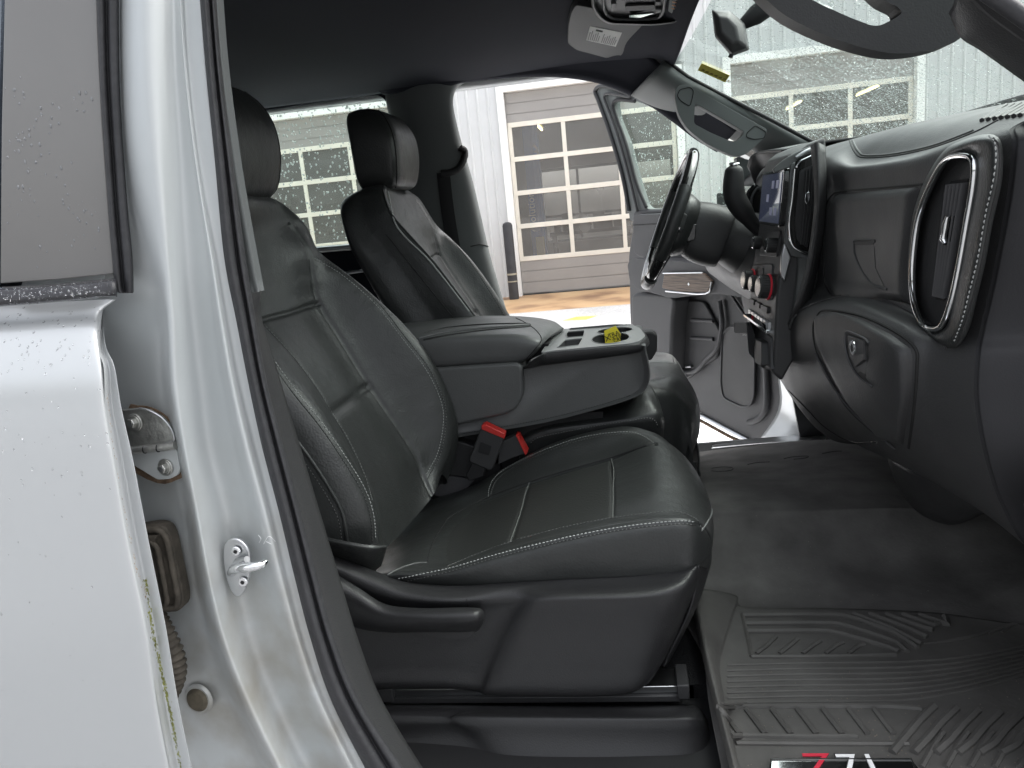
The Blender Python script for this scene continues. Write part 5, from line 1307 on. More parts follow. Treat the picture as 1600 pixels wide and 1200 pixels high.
# chrome ring
rg = [(1457,283),(1472,257),(1487,245),(1510,243),(1522,252),(1521,288),(1511,347),(1499,415),(1487,470),(1473,507),(1460,514),(1444,509),(1429,477),(1425,430),(1431,362),(1441,320)]
rgw = [DX(x, y, .396) for x, y in resample_px(sm_(rg), 97)[:96]]
tube('chrome_ring', rgw, .0042, M['chrome'], dash.o, n=12, closed=True)
rg2 = [((x-1474)*.93+1474, (y-380)*.965+380) for x, y in rg]
rows = [[DX(x, y, .398) for x, y in resample_px(sm_(rg), 97)[:96]], [DX(x, y, .402) for x, y in resample_px(sm_(rg2), 97)[:96]], [DX((x-1474)*.9+1474, (y-380)*.95+380, .412) for x, y in resample_px(sm_(rg), 97)[:96]]]
surf('vent_bezel', rows, M['gloss'], dash.o, 1, 2, cu=True, outward=DX(1474,380,.5))
inner_w = [DX((x-1474)*.9+1474, (y-380)*.95+380, .411) for x, y in resample_px(sm_(rg), 97)[:96]]
vface = prism('vent_face', inner_w, (.004,0,0), M['plastic'], dash.o)
# dark opening with vertical blades
opn_ = [(1478,293),(1486,283),(1512,279),(1511,300),(1497,380),(1481,462),(1474,470),(1462,468),(1459,440),(1463,380),(1470,330)]
prism('vent_opening', [DX(x, y, .4095) for x, y in opn_], (.001,0,0), M['dark'], dash.o)
for k in range(5):
    t0 = .06+k*.225
    a = (1482+(1509-1482)*t0, 288-3*t0); b2 = (1461+(1477-1461)*t0, 462+4*t0)
    p0, p1 = DX(a[0], a[1], .405), DX(b2[0], b2[1], .405)
    tube('vent_blade', [p0, (p0+p1)/2, p1], .0048, M['doorpl'], dash.o, n=8, flat=.25, ref=(0,1,0))
tube('vent_slider', [DX(x, y, .398) for x, y in ((1481,338),(1478,350),(1476,362),(1474,374),(1477,381))], [.0025,.0045,.0035,.0045,.002], M['chrome'], dash.o, n=10)
prism('slider_grip', [DX(x, y, .402) for x, y in fillet([(1474,336),(1492,337),(1490,352),(1485,378),(1472,382),(1470,368)],3)], (.006,0,0), M['gloss'], dash.o, bev=.001)
# ---- stitched edge by the centre stack
es = [(1283,222),(1285,250),(1286,300),(1283,350),(1278,400),(1270,440),(1262,470)]
st_px('stitching', [(1283,228),(1284,255),(1284,300),(1281,350),(1276,400),(1268,440),(1260,472)], [db], dash.o, mt=M['thread2'], seamw=.0014, r=.0007)
# ---- kick area: footwell side and hump under the dash
# ================================================================== CENTRE STACK
# side profile at Y=1.64 in pixels, extruded across to the driver's side
Ys_, Ye_ = 1.66, 1.98
side = [(1290,214),(1262,226),(1244,240),(1238,262),(1236,300),(1231,350),(1226,385),(1218,430),(1213,470),(1211,510),(1209,560),(1206,582),(1222,596),(1242,560),(1250,500),(1272,470),(1290,400),(1296,300)]
sp = [c((x, y, Ys_)) for x, y in side]
stack = prism('centre_stack', sp, (0, Ye_-Ys_, 0), M['dash'], dash.o, bev=.006, seg=3)
sk_ = bvh_of(stack)
# metal coloured side strip
rows = [[(1290,228,'X',.392),(1292,300,'X',.392),(1288,360,'X',.392),(1278,420,'X',.388),(1266,470,'X',.375),(1256,482,'X',.360)],
        [(1276,222,'X',.372),(1280,300,'X',.372),(1275,360,'X',.372),(1266,420,'X',.365),(1252,470,'X',.352),(1238,500,'X',.345)],
        [(1266,400-172,'X',.368),(1272,300,'X',.368),(1268,360,'X',.368),(1258,420,'X',.360),(1244,470,'X',.345),(1225,520,'X',.335)]]
surf('stack_side_pad', rows, M['dash'], dash.o, 6, 5, thick=.01)
# silver-grey sweep
GREY = mat('dark_grey_metallic', (.10,.105,.105), .32, metal=.4, coat=.3)
sw_ = surf('stack_sweep', [[(1246,392,1.652),(1244,430,1.652),(1238,480,1.652),(1232,515,1.652)],[(1258,398,1.640),(1262,430,1.640),(1254,470,1.640),(1236,500,1.640)],[(1268,400,1.63),(1274,420,1.63),(1264,460,1.63),(1242,492,1.63)]], GREY, dash.o, 5, 4, thick=.004)
# vent beside the screen
vb = fillet([(1243,262),(1250,252),(1274,240),(1277,250),(1273,330),(1264,394),(1240,384),(1234,352)], 4)
vo = prism('centre_vent', L(vb, 1.640), (0,.02,0), M['gloss'], dash.o, bev=.002)
tube('chrome_ring', L(cr(fillet([(1243,262),(1250,252),(1275,240),(1277,250)],3,3)[:]+[(1277,250)],1), 1.637), .0022, M['chrome'], vo, n=8)
tube('chrome_ring', L(cr([(1242,264),(1238,310),(1233,352),(1239,384),(1262,396)],6), 1.637), .0030, M['chrome'], vo, n=10)
tube('chrome_ring', L(cr([(1238,250),(1235,300),(1228,352)],6), 1.655), .0018, M['chrome'], vo, n=10)
prism('vent_opening', L(fillet([(1250,266),(1274,256),(1270,330),(1262,388),(1246,376),(1242,350)],4), 1.637), (0,.004,0), M['dark'], vo)
for k in range(3):
    tube('vent_blade', L([(1270-k*5,262+k*2),(1266-k*5,330),(1259-k*4,382)], 1.634), .003, M['plastic'], vo, n=6, flat=.4)
prism('vent_slider', L(fillet([(1259,302),(1265,299),(1266,308),(1263,318),(1260,320),(1257,312)],2), 1.628), (0,.006,0), M['chrome'], vo, bev=.001)
# screen
FX = Vector((-1,0,.18)).normalized()
scq = [(1209,262),(1235,258),(1236,266),(1226,354),(1198,356),(1206,270)]
scr_w = [c((1236,262,1.652)), c((1227,354,1.652)), c((1227,354,1.652))+Vector((0,.24,0)), c((1236,262,1.652))+Vector((0,.24,0))]
hood_off = Vector((-.012,0,0))
sf = prism('screen_frame', [p+hood_off for p in fillet(scr_w, .012)], (.016,0,.0), M['gloss'], dash.o, bev=.002)
cs_ = sum(scr_w, Vector())/4
scr = prism('touch_screen', [cs_+(p-cs_)*.88+hood_off*1.12 for p in scr_w], (.002,0,0), M['screen'], sf)
s00 = cs_+(scr_w[1]-cs_)*.8+hood_off*1.2; ey = (scr_w[0]-scr_w[1])*.8; ex = (scr_w[2]-scr_w[1])*.8
for i, j in ((0,0),(1,0),(2,1),(0,2),(1,2)):
    if 1:
        p = s00+ex*(.1+i*.24)+ey*(.12+j*.3); d_ = ex.normalized()*.018; u_ = ey.normalized()*.016
        prism('icon', [p, p+d_, p+d_+u_, p+u_], (.001,0,0), M['icon'], scr)
# dark silver frame round the screen and the vent
prism('screen_bezel', L(cr([(1208,264),(1222,252),(1240,240),(1262,230),(1276,226)],3)+cr([(1277,238),(1262,242),(1246,250),(1238,260),(1210,270)],3), 1.648), (0,.012,0), GREY, dash.o, bev=.002)
prism('screen_bezel', L([(1235,256),(1243,252),(1240,300),(1234,352),(1240,386),(1264,398),(1262,406),(1236,400),(1226,378),(1228,350),(1233,300)], 1.646), (0,.012,0), GREY, dash.o, bev=.002)
prism('stack_trim', L([(1226,380),(1236,402),(1226,440),(1220,430),(1221,400)], 1.645), (0,.012,0), M['satin'], dash.o, bev=.002)
tube('bezel_highlight', L(cr([(1244,246),(1258,237),(1272,231)],4), 1.644), .0034, M['satin'], dash.o, n=8)
# knobs on the stack: set on its rear facing slope
def F(px, py, off=0.0):
    p, n = hit(px, py, sk_)
    if p is None: return c((px, py, 1.8)), Vector((-1,0,0))
    return p+n*off, n
def facepatch(name, outline, th, mt, par, rnd=2, bev=.001):
    h = [F(x, y) for x, y in (fillet(outline, rnd) if rnd else outline)]; n = Vector((-1,0,.05)).normalized()
    return prism(name, [p+n*th for p, _ in h], -n*(th+.004), mt, par, bev=bev)
def knob(px, py, r, ln, par, ring=None, nm='climate_knob', Y=None):
    a = Vector((-1,-.10,.12)).normalized(); b0 = c((px, py, Y)) - a*ln*.8
    k_ = disc_on(nm, b0, a, r, ln, M['plastic'], par, 28, bev=.0015)
    disc_on('knob_cap', b0+a*(ln-.001), a, r*.86, .0025, M['chrome'], k_, 28, bev=.0012)
    if ring: disc_on('red_ring', b0+a*ln*.38, a, r*1.14, .0035, mat('red_ring', (.6,.03,.05), .3), k_, 28, bev=.001)
    mb = MB(); q_ = a.to_track_quat('Z','Y')
    for i in range(28):
        an = 2*math.pi*i/28; v = q_@Vector((math.cos(an)*r*1.005, math.sin(an)*r*1.005, 0)); mb.tube([b0+v+a*.001, b0+v+a*(ln-.003)], .0006, n=4)
    mb.build('knob_grip', M['dark'], k_); return k_
facepatch('volume_panel', [(1188,362),(1222,360),(1216,402),(1186,398)], .004, M['plastic'], dash.o, 4)
knob(1201,383,.0150,.030,dash.o,nm='audio_knob',Y=1.72); knob(1180,379,.0145,.030,dash.o,nm='audio_knob',Y=1.90)
facepatch('knob_panel', [(1178,414),(1209,412),(1207,470),(1178,462)], .004, M['doorpl'], dash.o, 4)
knob(1190,448,.0250,.036,dash.o,True,Y=1.72); knob(1177,443,.0190,.032,dash.o,Y=1.82); knob(1166,437,.0235,.036,dash.o,True,Y=1.92)
for i in range(7):
    t = i/7; x = 1205-t*33; y = 512-t*22
    facepatch('stack_button', [(x,y-8),(x-3.6,y-10),(x-3.8,y-1),(x-.2,y+1.5)], .006, M['satin'], dash.o, 0, .0005)
facepatch('button_row', [(1206,516),(1170,490),(1170,494),(1206,521)], .012, M['chrome'], dash.o, 0)
for q_ in ([(1174,466),(1182,469),(1181,477),(1174,473)],[(1193,476),(1203,480),(1202,490),(1193,486)],[(1184,471),(1191,474),(1190,482),(1184,479)],[(1186,420),(1196,418),(1196,428),(1187,430)]):
    facepatch('stack_button', q_, .006, M['plastic'], dash.o, 1, .0006)
facepatch('socket_panel', [(1168,502),(1207,526),(1207,578),(1194,576),(1172,552)], .003, M['doorpl'], dash.o, 3)
facepatch('power_socket', [(1168,503),(1180,508),(1180,524),(1168,519)], .030, M['gloss'], dash.o, 2, .002)
facepatch('socket_cover', [(1190,528),(1203,534),(1203,572),(1192,566)], .018, M['plastic'], dash.o, 3, .002)
facepatch('port_cover', [(1178,526),(1187,531),(1187,552),(1180,548)], .014, M['satin'], dash.o, 2, .002)
# hood over the cluster, cluster, driver-side dash panels
hd = surf('cluster_hood', [[(1168,262,2.30),(1172,248,2.28),(1185,240,2.25),(1205,238,2.15),(1225,238,2.02),(1240,236,1.95)],[(1172,270,2.30),(1176,256,2.28),(1190,249,2.25),(1205,247,2.15),(1222,247,2.02),(1236,246,1.95)],[(1180,290,2.32),(1184,275,2.3),(1194,262,2.27),(1206,258,2.18),(1216,258,2.06),(1226,262,2.0)]], M['dash'], dash.o, 5, 5, thick=.008)
surf('hood_back', [[(1168,262,2.30),(1172,248,2.28),(1185,240,2.25),(1205,238,2.15),(1225,238,2.02)],[('w',.48,2.32,1.50),('w',.5,2.28,1.525),('w',.5,2.25,1.54),('w',.5,2.15,1.545),('w',.5,2.02,1.54)],[('w',.7,2.32,1.50),('w',.7,2.28,1.52),('w',.7,2.25,1.53),('w',.7,2.15,1.54),('w',.7,2.02,1.54)]], M['dash'], dash.o, 4, 4, thick=.006)
cl_ = prism('instrument_cluster', L(fillet([(1166,300),(1180,285),(1196,300),(1196,360),(1180,360),(1166,340)],6), 2.22), (0,.2,0), M['gloss'], dash.o, bev=.005)
for k in range(3):
    tube('gauge_ring', L(cr([(1164+k*4,332-k*3),(1168+k*4,306),(1178+k*3,294),(1190,292+k*3)],5), 2.28-k*.03), .004, M['doorpl'], cl_, n=8)
# knee panel on the driver's side
KP = [[(1108,330,2.44),(1140,326,2.3),(1170,330,2.15),(1200,340,2.02)],[(1104,360,2.42),(1130,350,2.24),(1160,362,2.12),(1192,380,2.0)],[(1100,390,2.42),(1122,392,2.24),(1150,400,2.12),(1180,408,2.0)],
      [(1100,410,2.42),(1124,424,2.24),(1148,436,2.12),(1172,448,2.0)],[(1110,428,2.45),(1138,448,2.3),(1160,458,2.2),(1180,466,2.05)],[(1135,440,2.5),(1160,460,2.45),(1180,475,2.35),(1200,490,2.2)]]
kp = surf('knee_panel', KP, M['dash'], dash.o, 6, 6, thick=.01)
h = hits([(1108,386),(1130,391),(1160,398)], kp.bvh, .0004)
if len(h) > 2: tube('joint_line', [p for p, n in h], .002, M['seam'], kp.o, n=6)
prism('pillar_end_trim', L(fillet([(1150,244),(1215,262),(1200,330),(1178,330),(1160,300)],6), 2.5), (0,.06,0), M['pillar_trim'], dash.o, bev=.006)
# ---- column + shroud
AX = Vector((-.93,0,.37)).normalized()        # steering axis, towards the driver
wc = (c((1085,232,2.15))+c((1008,450,2.15)))/2
up_ = (c((1085,232,2.15))-c((1008,450,2.15))).normalized(); AX = Vector((0,1,0)).cross(up_).normalized()
if AX.x > 0: AX = -AX
R_ = (c((1085,232,2.15))-c((1008,450,2.15))).length/2-.014
def WP(u, v, h_): return wc + Vector((0,1,0))*u + up_*v + AX*h_
rows = []
for hh, ru_, rv_, dv in ((-.03,.060,.055,.0),(-.055,.068,.072,-.004),(-.10,.070,.082,-.006),(-.15,.068,.080,-.004),(-.155,.060,.07,0)):
    rows.append([WP(ru_*math.copysign(abs(math.cos(a))**.7,math.cos(a)), dv+rv_*math.copysign(abs(math.sin(a))**.7,math.sin(a)), hh) for a in [2*math.pi*k/24 for k in range(24)]])
shr = surf('steering_column', rows, M['dash'], truck, 2, 5, cu=True, outward=WP(0,0,-.1), caps=True)
rows = []
for hh, r_ in ((-.155,.062),(-.18,.075),(-.26,.10)):
    rows.append([WP(r_*1.1*math.cos(a), r_*math.sin(a), hh) for a in [2*math.pi*k/20 for k in range(20)]])
surf('column_cover', rows, M['plastic'], shr.o, 2, 5, cu=True, outward=WP(0,0,-.2))
prism('tilt_switch', L(fillet([(1075,352),(1088,350),(1086,374),(1074,378)],3), 2.065), (0,.02,0), M['gloss'], shr.o, bev=.002)
# gear selector
sfr = tube('gear_selector', L(cr([(1192,366),(1178,352),(1164,334),(1152,316),(1147,302),(1146,285),(1147,265),(1147,254)],4), 2.03), [.016]*4+[.017,.018,.019,.021]+[.0235,.025,.026,.0265,.027,.027,.027,.027,.027,.027,.0265,.026,.0255,.025,.024,.023,.022,.018,.012,.009,.006][:21], M['dark'], truck, n=18)
disc_on('selector_cap', c((1147,254,2.03))+Vector((0,0,-.004)), (0,-.2,1), .013, .004, M['chrome'], sfr, 20, bev=.002)
# ---- steering wheel
N = 64; rim = [WP(R_*math.cos(2*math.pi*k/N), R_*math.sin(2*math.pi*k/N)*(1 if math.sin(2*math.pi*k/N) > -.8 else .97), 0) for k in range(N)]
whl = tube('steering_wheel', rim, .0155, M['gloss'], truck, n=14, closed=True, ang=80)
for a0, a1 in ((-.55,.50),(math.pi-.5,math.pi+.55),(4.2,5.2)):
    pts = [WP(R_*math.cos(a), R_*math.sin(a), 0) for a in [a0+(a1-a0)*k/20 for k in range(21)]]
    tube('leather_grip', pts, .0172, M['leather'], whl, n=14)
tube('rim_trim_line', [WP((R_-.004)*math.cos(2*math.pi*k/N), (R_-.004)*math.sin(2*math.pi*k/N), .0135) for k in range(N)], .0035, M['satin'], whl, n=8, closed=True)
rows = []
for hh, s_ in ((-.035,.055),(-.03,.072),(-.005,.085),(.012,.082),(.020,.06),(.022,.02)):
    rows.append([WP(s_*1.15*math.copysign(abs(math.cos(a))**.7,math.cos(a)), s_*math.copysign(abs(math.sin(a))**.7,math.sin(a))-.005, hh-.03) for a in [2*math.pi*k/24 for k in range(24)]])
hub = surf('wheel_hub', rows, M['leather'], whl, 2, 4, cu=True, outward=WP(0,0,-.03), caps=True)
for (a, b_) in (((.08,.0),(R_-.01,.012)),((-.08,.0),(-R_+.01,.012)),((.03,-.07),(.045,-R_+.012)),((-.03,-.07),(-.045,-R_+.012))):
    d_ = Vector((b_[0]-a[0], b_[1]-a[1], 0)).normalized(); pts = []
    wv = .026 if abs(a[1]) < .01 else .014
    mbs = MB(); q_ = Vector((-d_.y, d_.x, 0))
    vs = [WP(a[0]+q_.x*wv, a[1]+q_.y*wv, -.022), WP(b_[0]+q_.x*wv*.6, b_[1]+q_.y*wv*.6, 0), WP(b_[0]-q_.x*wv*.6, b_[1]-q_.y*wv*.6, 0), WP(a[0]-q_.x*wv, a[1]-q_.y*wv, -.022)]
    spk = prism('spoke', vs, -AX*.016, M['satin'] if abs(a[1]) < .01 else M['gloss'], whl, bev=.004, seg=3)
for k in range(3): prism('spoke_button', [WP(-.115+q1, -.006+k*.0-.0+q2, -.006) for q1, q2 in ((-.012+k*.02,0),(0+k*.02,0),(0+k*.02,.014),(-.012+k*.02,.014))], AX*.004, M['plastic'], whl, bev=.001)

# ================================================================== DRIVER'S DOOR (open)
DH = Vector((.60, 2.68, 0)); DT = Vector((c((985,400,3.5)).x, 3.5, 0)); dd = (DT-DH).normalized()
dn = Vector((dd.y, -dd.x, 0)); 
if dn.dot(CC-DT) < 0: dn = -dn
def D(px, py, off=0): return cpl(px, py, DH+dn*off, dn)
def DL(pts, off=0): return [D(x, y, off) for x, y in pts]
drp = cr([(989,332),(1000,329),(1060,326),(1120,322),(1180,318),(1225,330)],4)+cr([(1262,560),(1268,640),(1262,690)],2)+cr([(1200,690),(1170,686),(1130,668),(1085,640),(1050,622),(1020,600),(1000,570),(986,520),(983,440),(982,400),(988,360)],4)
ddoor = prism('driver_door', DL(drp, 0), -dn*.07, M['doorpl'], truck, bev=.012, seg=3)
# outer skin edge, silver, with rusty lower edge
prism('door_shell', DL([(982,560),(1000,600),(1050,628),(1085,646),(1130,674),(1170,692),(1262,696),(1290,692),(1290,560),(1200,500)], -.02), -dn*.06, M['paint'], ddoor, bev=.006)
line = DL([(1052,628),(1085,644),(1130,668),(1172,690)], .004); tube('lower_door_seal', line, .010, M['satin'], ddoor, n=10)
line = DL([(1062,640),(1100,660),(1140,682),(1176,698)], -.01); tube('door_bottom_edge', line, .007, M['rust'], ddoor, n=8)
surf('hinge_side_face', [[(1186,688,'Y',2.80),(1216,640,'Y',2.78),(1216,590,'Y',2.76),(1214,560,'Y',2.75)],[(1215,690,'Y',2.72),(1240,650,'Y',2.70),(1232,600,'Y',2.70),(1222,568,'Y',2.70)],[(1250,688,'Y',2.66),(1262,660,'Y',2.66),(1244,610,'Y',2.66),(1226,570,'Y',2.66)],[(1285,684,'Y',2.64),(1290,665,'Y',2.64),(1262,620,'Y',2.64),(1234,580,'Y',2.64)]], M['paint'], ddoor, 5, 5, thick=.004)
# window frame and glass
fo = fillet([(930,141),(945,133),(990,150),(1060,185),(1120,225),(1190,262),(1215,300),(1215,345),(984,345),(979,300),(962,235),(940,165)], 5)
fi = fillet([(958,160),(966,154),(990,156),(1045,180),(1110,222),(1180,262),(1200,300),(1200,322),(1013,327),(1006,322),(994,285),(978,225),(962,185)], 5)
wf = plate_hole('window_frame', DL(fo, -.01), DL(fi, -.01), 0, -dn*.035, M['pillar_trim'], ddoor, bev=.004)
tube('frame_channel', DL(cr([(1010,324),(994,285),(978,225),(963,183),(958,164),(966,156),(992,158)],5), -.006), .008, M['dark'], wf, n=8)
tube('window_seal_outer', DL(cr([(983,330),(972,272),(952,205),(936,160),(930,141),(946,134),(985,148)],5), -.005), .009, M['plastic'], wf, n=8)
tube('frame_bead', DL(cr([(996,330),(982,272),(964,208),(950,170),(944,152),(952,146),(985,152)],5), .000), .006, M['plastic'], wf, n=8)
gl2 = prism('window_glass', DL(fi, -.028), -dn*.004, M['glass'], ddoor)
gb_ = bvh_of(gl2); pts = []
for _ in range(1900):
    x, y = rn.uniform(955, 1200), rn.uniform(150, 330)
    p, n = hit(x, y, gb_)
    if p is None: continue
    pts.append((p-n*.0047, -n, rn.choice((.0012,.0016,.0022,.0030)), Vector((0,0,-1))*rn.uniform(1,1.4)))
drops('raindrops', pts, M['mist'], ddoor)
# outside mirror, glimpsed through the glass
om = prism('outside_mirror', DL(fillet([(1119,302),(1136,300),(1140,322),(1120,322)],3), -.2), -dn*.15, M['plastic'], ddoor, bev=.01)
# inner panel relief
prism('door_top_pad', DL(fillet([(989,336),(1180,326),(1200,340),(1150,420),(1000,402),(990,395)],5), .03), -dn*.04, M['doorpl'], ddoor, bev=.010, seg=3)
tube('pad_seam', DL([(990,352),(1020,350),(1060,349)], .0312), .0018, M['seam'], ddoor, n=6)
ar = prism('armrest', DL(fillet([(980,412),(988,404),(1040,406),(1160,420),(1190,470),(1120,458),(1050,466),(996,452),(984,440)],6), .10), -dn*.11, M['doorpl'], ddoor, bev=.014, seg=4)
prism('pull_box', DL(fillet([(986,458),(1046,459),(1054,468),(1050,500),(1046,600),(1010,596),(990,560),(986,520)],8), .085), -dn*.09, M['doorpl'], ddoor, bev=.014, seg=4)
wt = prism('wood_trim', DL(fillet([(1038,427),(1098,427),(1112,440),(1105,457),(1060,456),(1034,450)],2), .112), -dn*.02, M['wood'], ddoor, bev=.002)
tube('trim_edge', DL(cr([(1036,427),(1098,426)],4), .114), .0026, M['satin'], wt, n=8)
tube('trim_edge', DL(cr([(1040,455),(1102,459),(1112,441)],4), .114), .0032, M['satin'], wt, n=8)
disc_on('lock_emblem', D(1076,444,.113), dn, .006, .001, M['satin'], wt, 4)
# pocket: recessed bay and diagonal brace
prism('map_pocket', DL(fillet([(1052,470),(1100,470),(1126,520),(1120,560),(1090,575),(1080,590),(1062,594),(1052,560)],8), .012), -dn*.02, mat('pocket_plastic',(.045,.045,.047),.6), ddoor, bev=.006)
tube('pocket_lip', DL(cr([(1062,580),(1085,580),(1105,560),(1122,540),(1128,505),(1124,470)],6), .016), .010, M['doorpl'], ddoor, n=10)
tube('pocket_rib', DL(cr([(1080,500),(1115,502)],4), .014), .008, M['doorpl'], ddoor, n=8); tube('pocket_rib', DL(cr([(1080,528),(1115,530)],4), .014), .008, M['doorpl'], ddoor, n=8)
tube('panel_brace', DL(cr([(1136,450),(1155,480),(1172,505)],5), .01), .006, M['satin'] if False else M['doorpl'], ddoor, n=8)
tube('chrome_tab', DL([(1072,573),(1080,572)], .02), .006, M['satin'], ddoor, n=8)
sk2 = fillet([(1128,522),(1140,510),(1176,512),(1180,530),(1178,620),(1172,634),(1160,636),(1130,622),(1126,600)],7)
spk = prism('door_speaker', DL(sk2, .012), -dn*.02, M['plastic'], ddoor, bev=.003)
tube('speaker_bezel', DL(cr(sk2,1,False)+DL([],0)[:0] if False else sk2, .013), .004, M['doorpl'], spk, n=8, closed=True)
tube('panel_edge', DL(cr([(1196,560),(1198,610),(1196,640),(1184,655),(1170,660)],5), .008), .012, M['doorpl'], ddoor, n=10)

# ================================================================== FLOOR
# far sill plate and door opening bottom
sill = surf('far_door_sill', [[(900,735,2.50),(1040,712,2.50),(1100,704,2.50),(1180,696,2.50),(1290,688,2.50)],[(900,722,2.56),(1040,702,2.56),(1100,696,2.56),(1180,690,2.56),(1290,682,2.56)],[(900,722,2.62),(1040,703,2.62),(1100,697,2.62),(1180,690,2.62),(1290,682,2.62)],[(900,770,2.64),(1040,750,2.64),(1100,744,2.64),(1180,738,2.64),(1290,730,2.64)]], M['satin'], truck, 4, 4, thick=.004)
FG = [ # rows near -> far ; columns rear -> front
 [(1136,1240,'Z',.655),(1160,1240,'Z',.655),(1300,1240,'Z',.655),(1480,1240,'Z',.655),(1640,1240,'Z',.655),(1800,1240,'Z',.68)],
 [(1108,1100,'Z',.655),(1130,1100,'Z',.655),(1290,1100,'Z',.655),(1480,1100,'Z',.655),(1620,1100,'Z',.66),(1780,1100,'Z',.70)],
 [(1096,1020,'Z',.655),(1118,1010,'Z',.655),(1280,1010,'Z',.655),(1480,1010,'Z',.655),(1600,1010,'Z',.665),(1760,1010,'Z',.72)],
 [(1060,950,'Z',.660),(1100,940,'Z',.660),(1250,952,'Z',.660),(1480,960,'Z',.662),(1600,975,'Z',.67),(1740,960,'Z',.76)],
 [(1060,900,1.52),(1100,880,1.52),(1250,885,1.52),(1420,890,1.52),(1540,880,1.52),(1700,860,1.50)],
 [(1060,830,1.60),(1110,815,1.60),(1250,812,1.60),(1400,806,1.60),(1500,812,1.60),(1660,820,1.58)],
 [(1050,800,1.63),(1110,795,1.63),(1250,792,1.63),(1400,788,1.63),(1500,795,1.63),(1640,800,1.62)],
 [(1040,770,1.78),(1110,765,1.78),(1220,760,1.78),(1350,752,1.78),(1460,760,1.78),(1600,780,1.75)],
 [(1030,748,1.98),(1100,742,1.98),(1200,735,1.98),(1320,725,1.98),(1420,730,1.98),(1560,760,1.95)],
 [(1020,722,2.3),(1080,716,2.3),(1180,705,2.3),(1290,692,2.3),(1380,700,2.3),(1500,740,2.25)],
 [(1010,712,2.5),(1060,708,2.5),(1170,697,2.5),(1270,688,2.5),(1360,690,2.5),(1480,730,2.4)],
]
FLM = mat('floor_liner', (.125,.121,.116), .8, spec=.2, bump2=.5, b2scale=9, bump=.3, bscale=200, bdist=.0015, var=.30, vscale=9)
flo = surf('floor', FG, FLM, truck, 10, 8, thick=.004); flo.o['label'] = 'black moulded floor liner over the transmission tunnel'
for q_ in ([(1112,732),(1128,730),(1144,731),(1142,735),(1126,737),(1112,736)],[(1168,726),(1184,723),(1203,722)],[(1225,717),(1240,714),(1262,713),(1258,716),(1240,718)],[(1285,709),(1300,706),(1315,705)]):
    line_on(q_, flo.bvh, .0016, M['seam'], 'liner_slot', flo.o)
# sides under the dash, hump beneath the stack
hump = surf('dash_lower_trim', [[(1385,712,'X',.50),(1420,735,'X',.50),(1460,745,'X',.52),(1500,765,'X',.52),(1545,800,'X',.53)],[(1395,745,'X',.52),(1424,770,'X',.53),(1462,790,'X',.54),(1500,798,'X',.55),(1540,800,'X',.56)],[(1410,772,'X',.56),(1436,802,'X',.57),(1480,820,'X',.58),(1512,814,'X',.58),(1546,796,'X',.60)],[(1420,765,'X',.66),(1440,790,'X',.68),(1480,805,'X',.68),(1512,800,'X',.68),(1546,785,'X',.7)]], M['plastic'], dash.o, 5, 5, thick=.006)
# toe board / firewall under the dash, near side kick panel
surf('toe_board', [[('w',.95,.93,.62),('w',.95,1.3,.62),('w',.9,1.6,.72),('w',.9,2.0,.72),('w',.95,2.58,.62)],[('w',1.0,.93,.9),('w',1.0,1.3,.9),('w',1.0,1.6,.95),('w',1.0,2.0,.95),('w',1.0,2.58,.9)],[('w',.96,.93,1.45),('w',.97,1.3,1.5),('w',.97,1.6,1.53),('w',.97,2.0,1.53),('w',.96,2.58,1.5)],[('w',.84,.93,1.51),('w',.87,1.3,1.57),('w',.88,1.6,1.58),('w',.88,2.0,1.58),('w',.80,2.58,1.55)]], M['dark'], truck, 3, 3, thick=.01)
surf('kick_panel', [[('w',.50,.93,.64),('w',.7,.925,.64),('w',.98,.92,.64)],[('w',.50,.93,.85),('w',.7,.925,.9),('w',.98,.92,1.0)],[('w',.46,.93,1.05),('w',.7,.925,1.2),('w',.98,.92,1.5)]], M['plastic'], truck, 4, 4, thick=.01)
surf('far_kick_panel', [[('w',.56,2.56,.60),('w',.98,2.56,.60)],[('w',.50,2.57,1.0),('w',.98,2.57,1.0)],[('w',.42,2.57,1.5),('w',.98,2.57,1.5)]], M['plastic'], truck, 3, 3, thick=.02)
# cab floor under the seats
mb = MB(); mb.box((-2.1,.98,.50),(.62,2.56,.625)); mb.box((-.9,1.22,.6),(-.45,2.5,.66)); mb.build('cab_floor', M['dark'], truck)
mb = MB(); mb.box((-2.2,.88,.38),(.8,.99,.625)); mb.box((-2.2,2.52,.38),(.8,2.62,.50)); mb.build('rocker_panel', M['paint'], truck, bev=.015)
# bonnet and front wings ahead of the cabin
surf('bonnet', [[('w',.90,.86,1.40),('w',.92,1.2,1.50),('w',.93,1.75,1.52),('w',.92,2.3,1.50),('w',.90,2.64,1.40)],[('w',1.6,.84,1.36),('w',1.6,1.2,1.45),('w',1.6,1.75,1.48),('w',1.6,2.3,1.45),('w',1.6,2.66,1.36)],[('w',2.4,.86,1.25),('w',2.4,1.2,1.33),('w',2.4,1.75,1.36),('w',2.4,2.3,1.33),('w',2.4,2.64,1.25)]], M['paint'], truck, 4, 4, thick=.004, outward=(1.6,1.75,.5))
for yy in (.84, 2.66): surf('front_wing', [[('w',.64,yy,1.45),('w',1.2,yy,1.40),('w',2.4,yy,1.25)],[('w',.64,yy,1.0),('w',1.2,yy,1.0),('w',2.4,yy,1.0)],[('w',.64,yy,.55),('w',1.2,yy,.62),('w',2.4,yy,.62)]], M['paint'], truck, 4, 4, thick=.01)
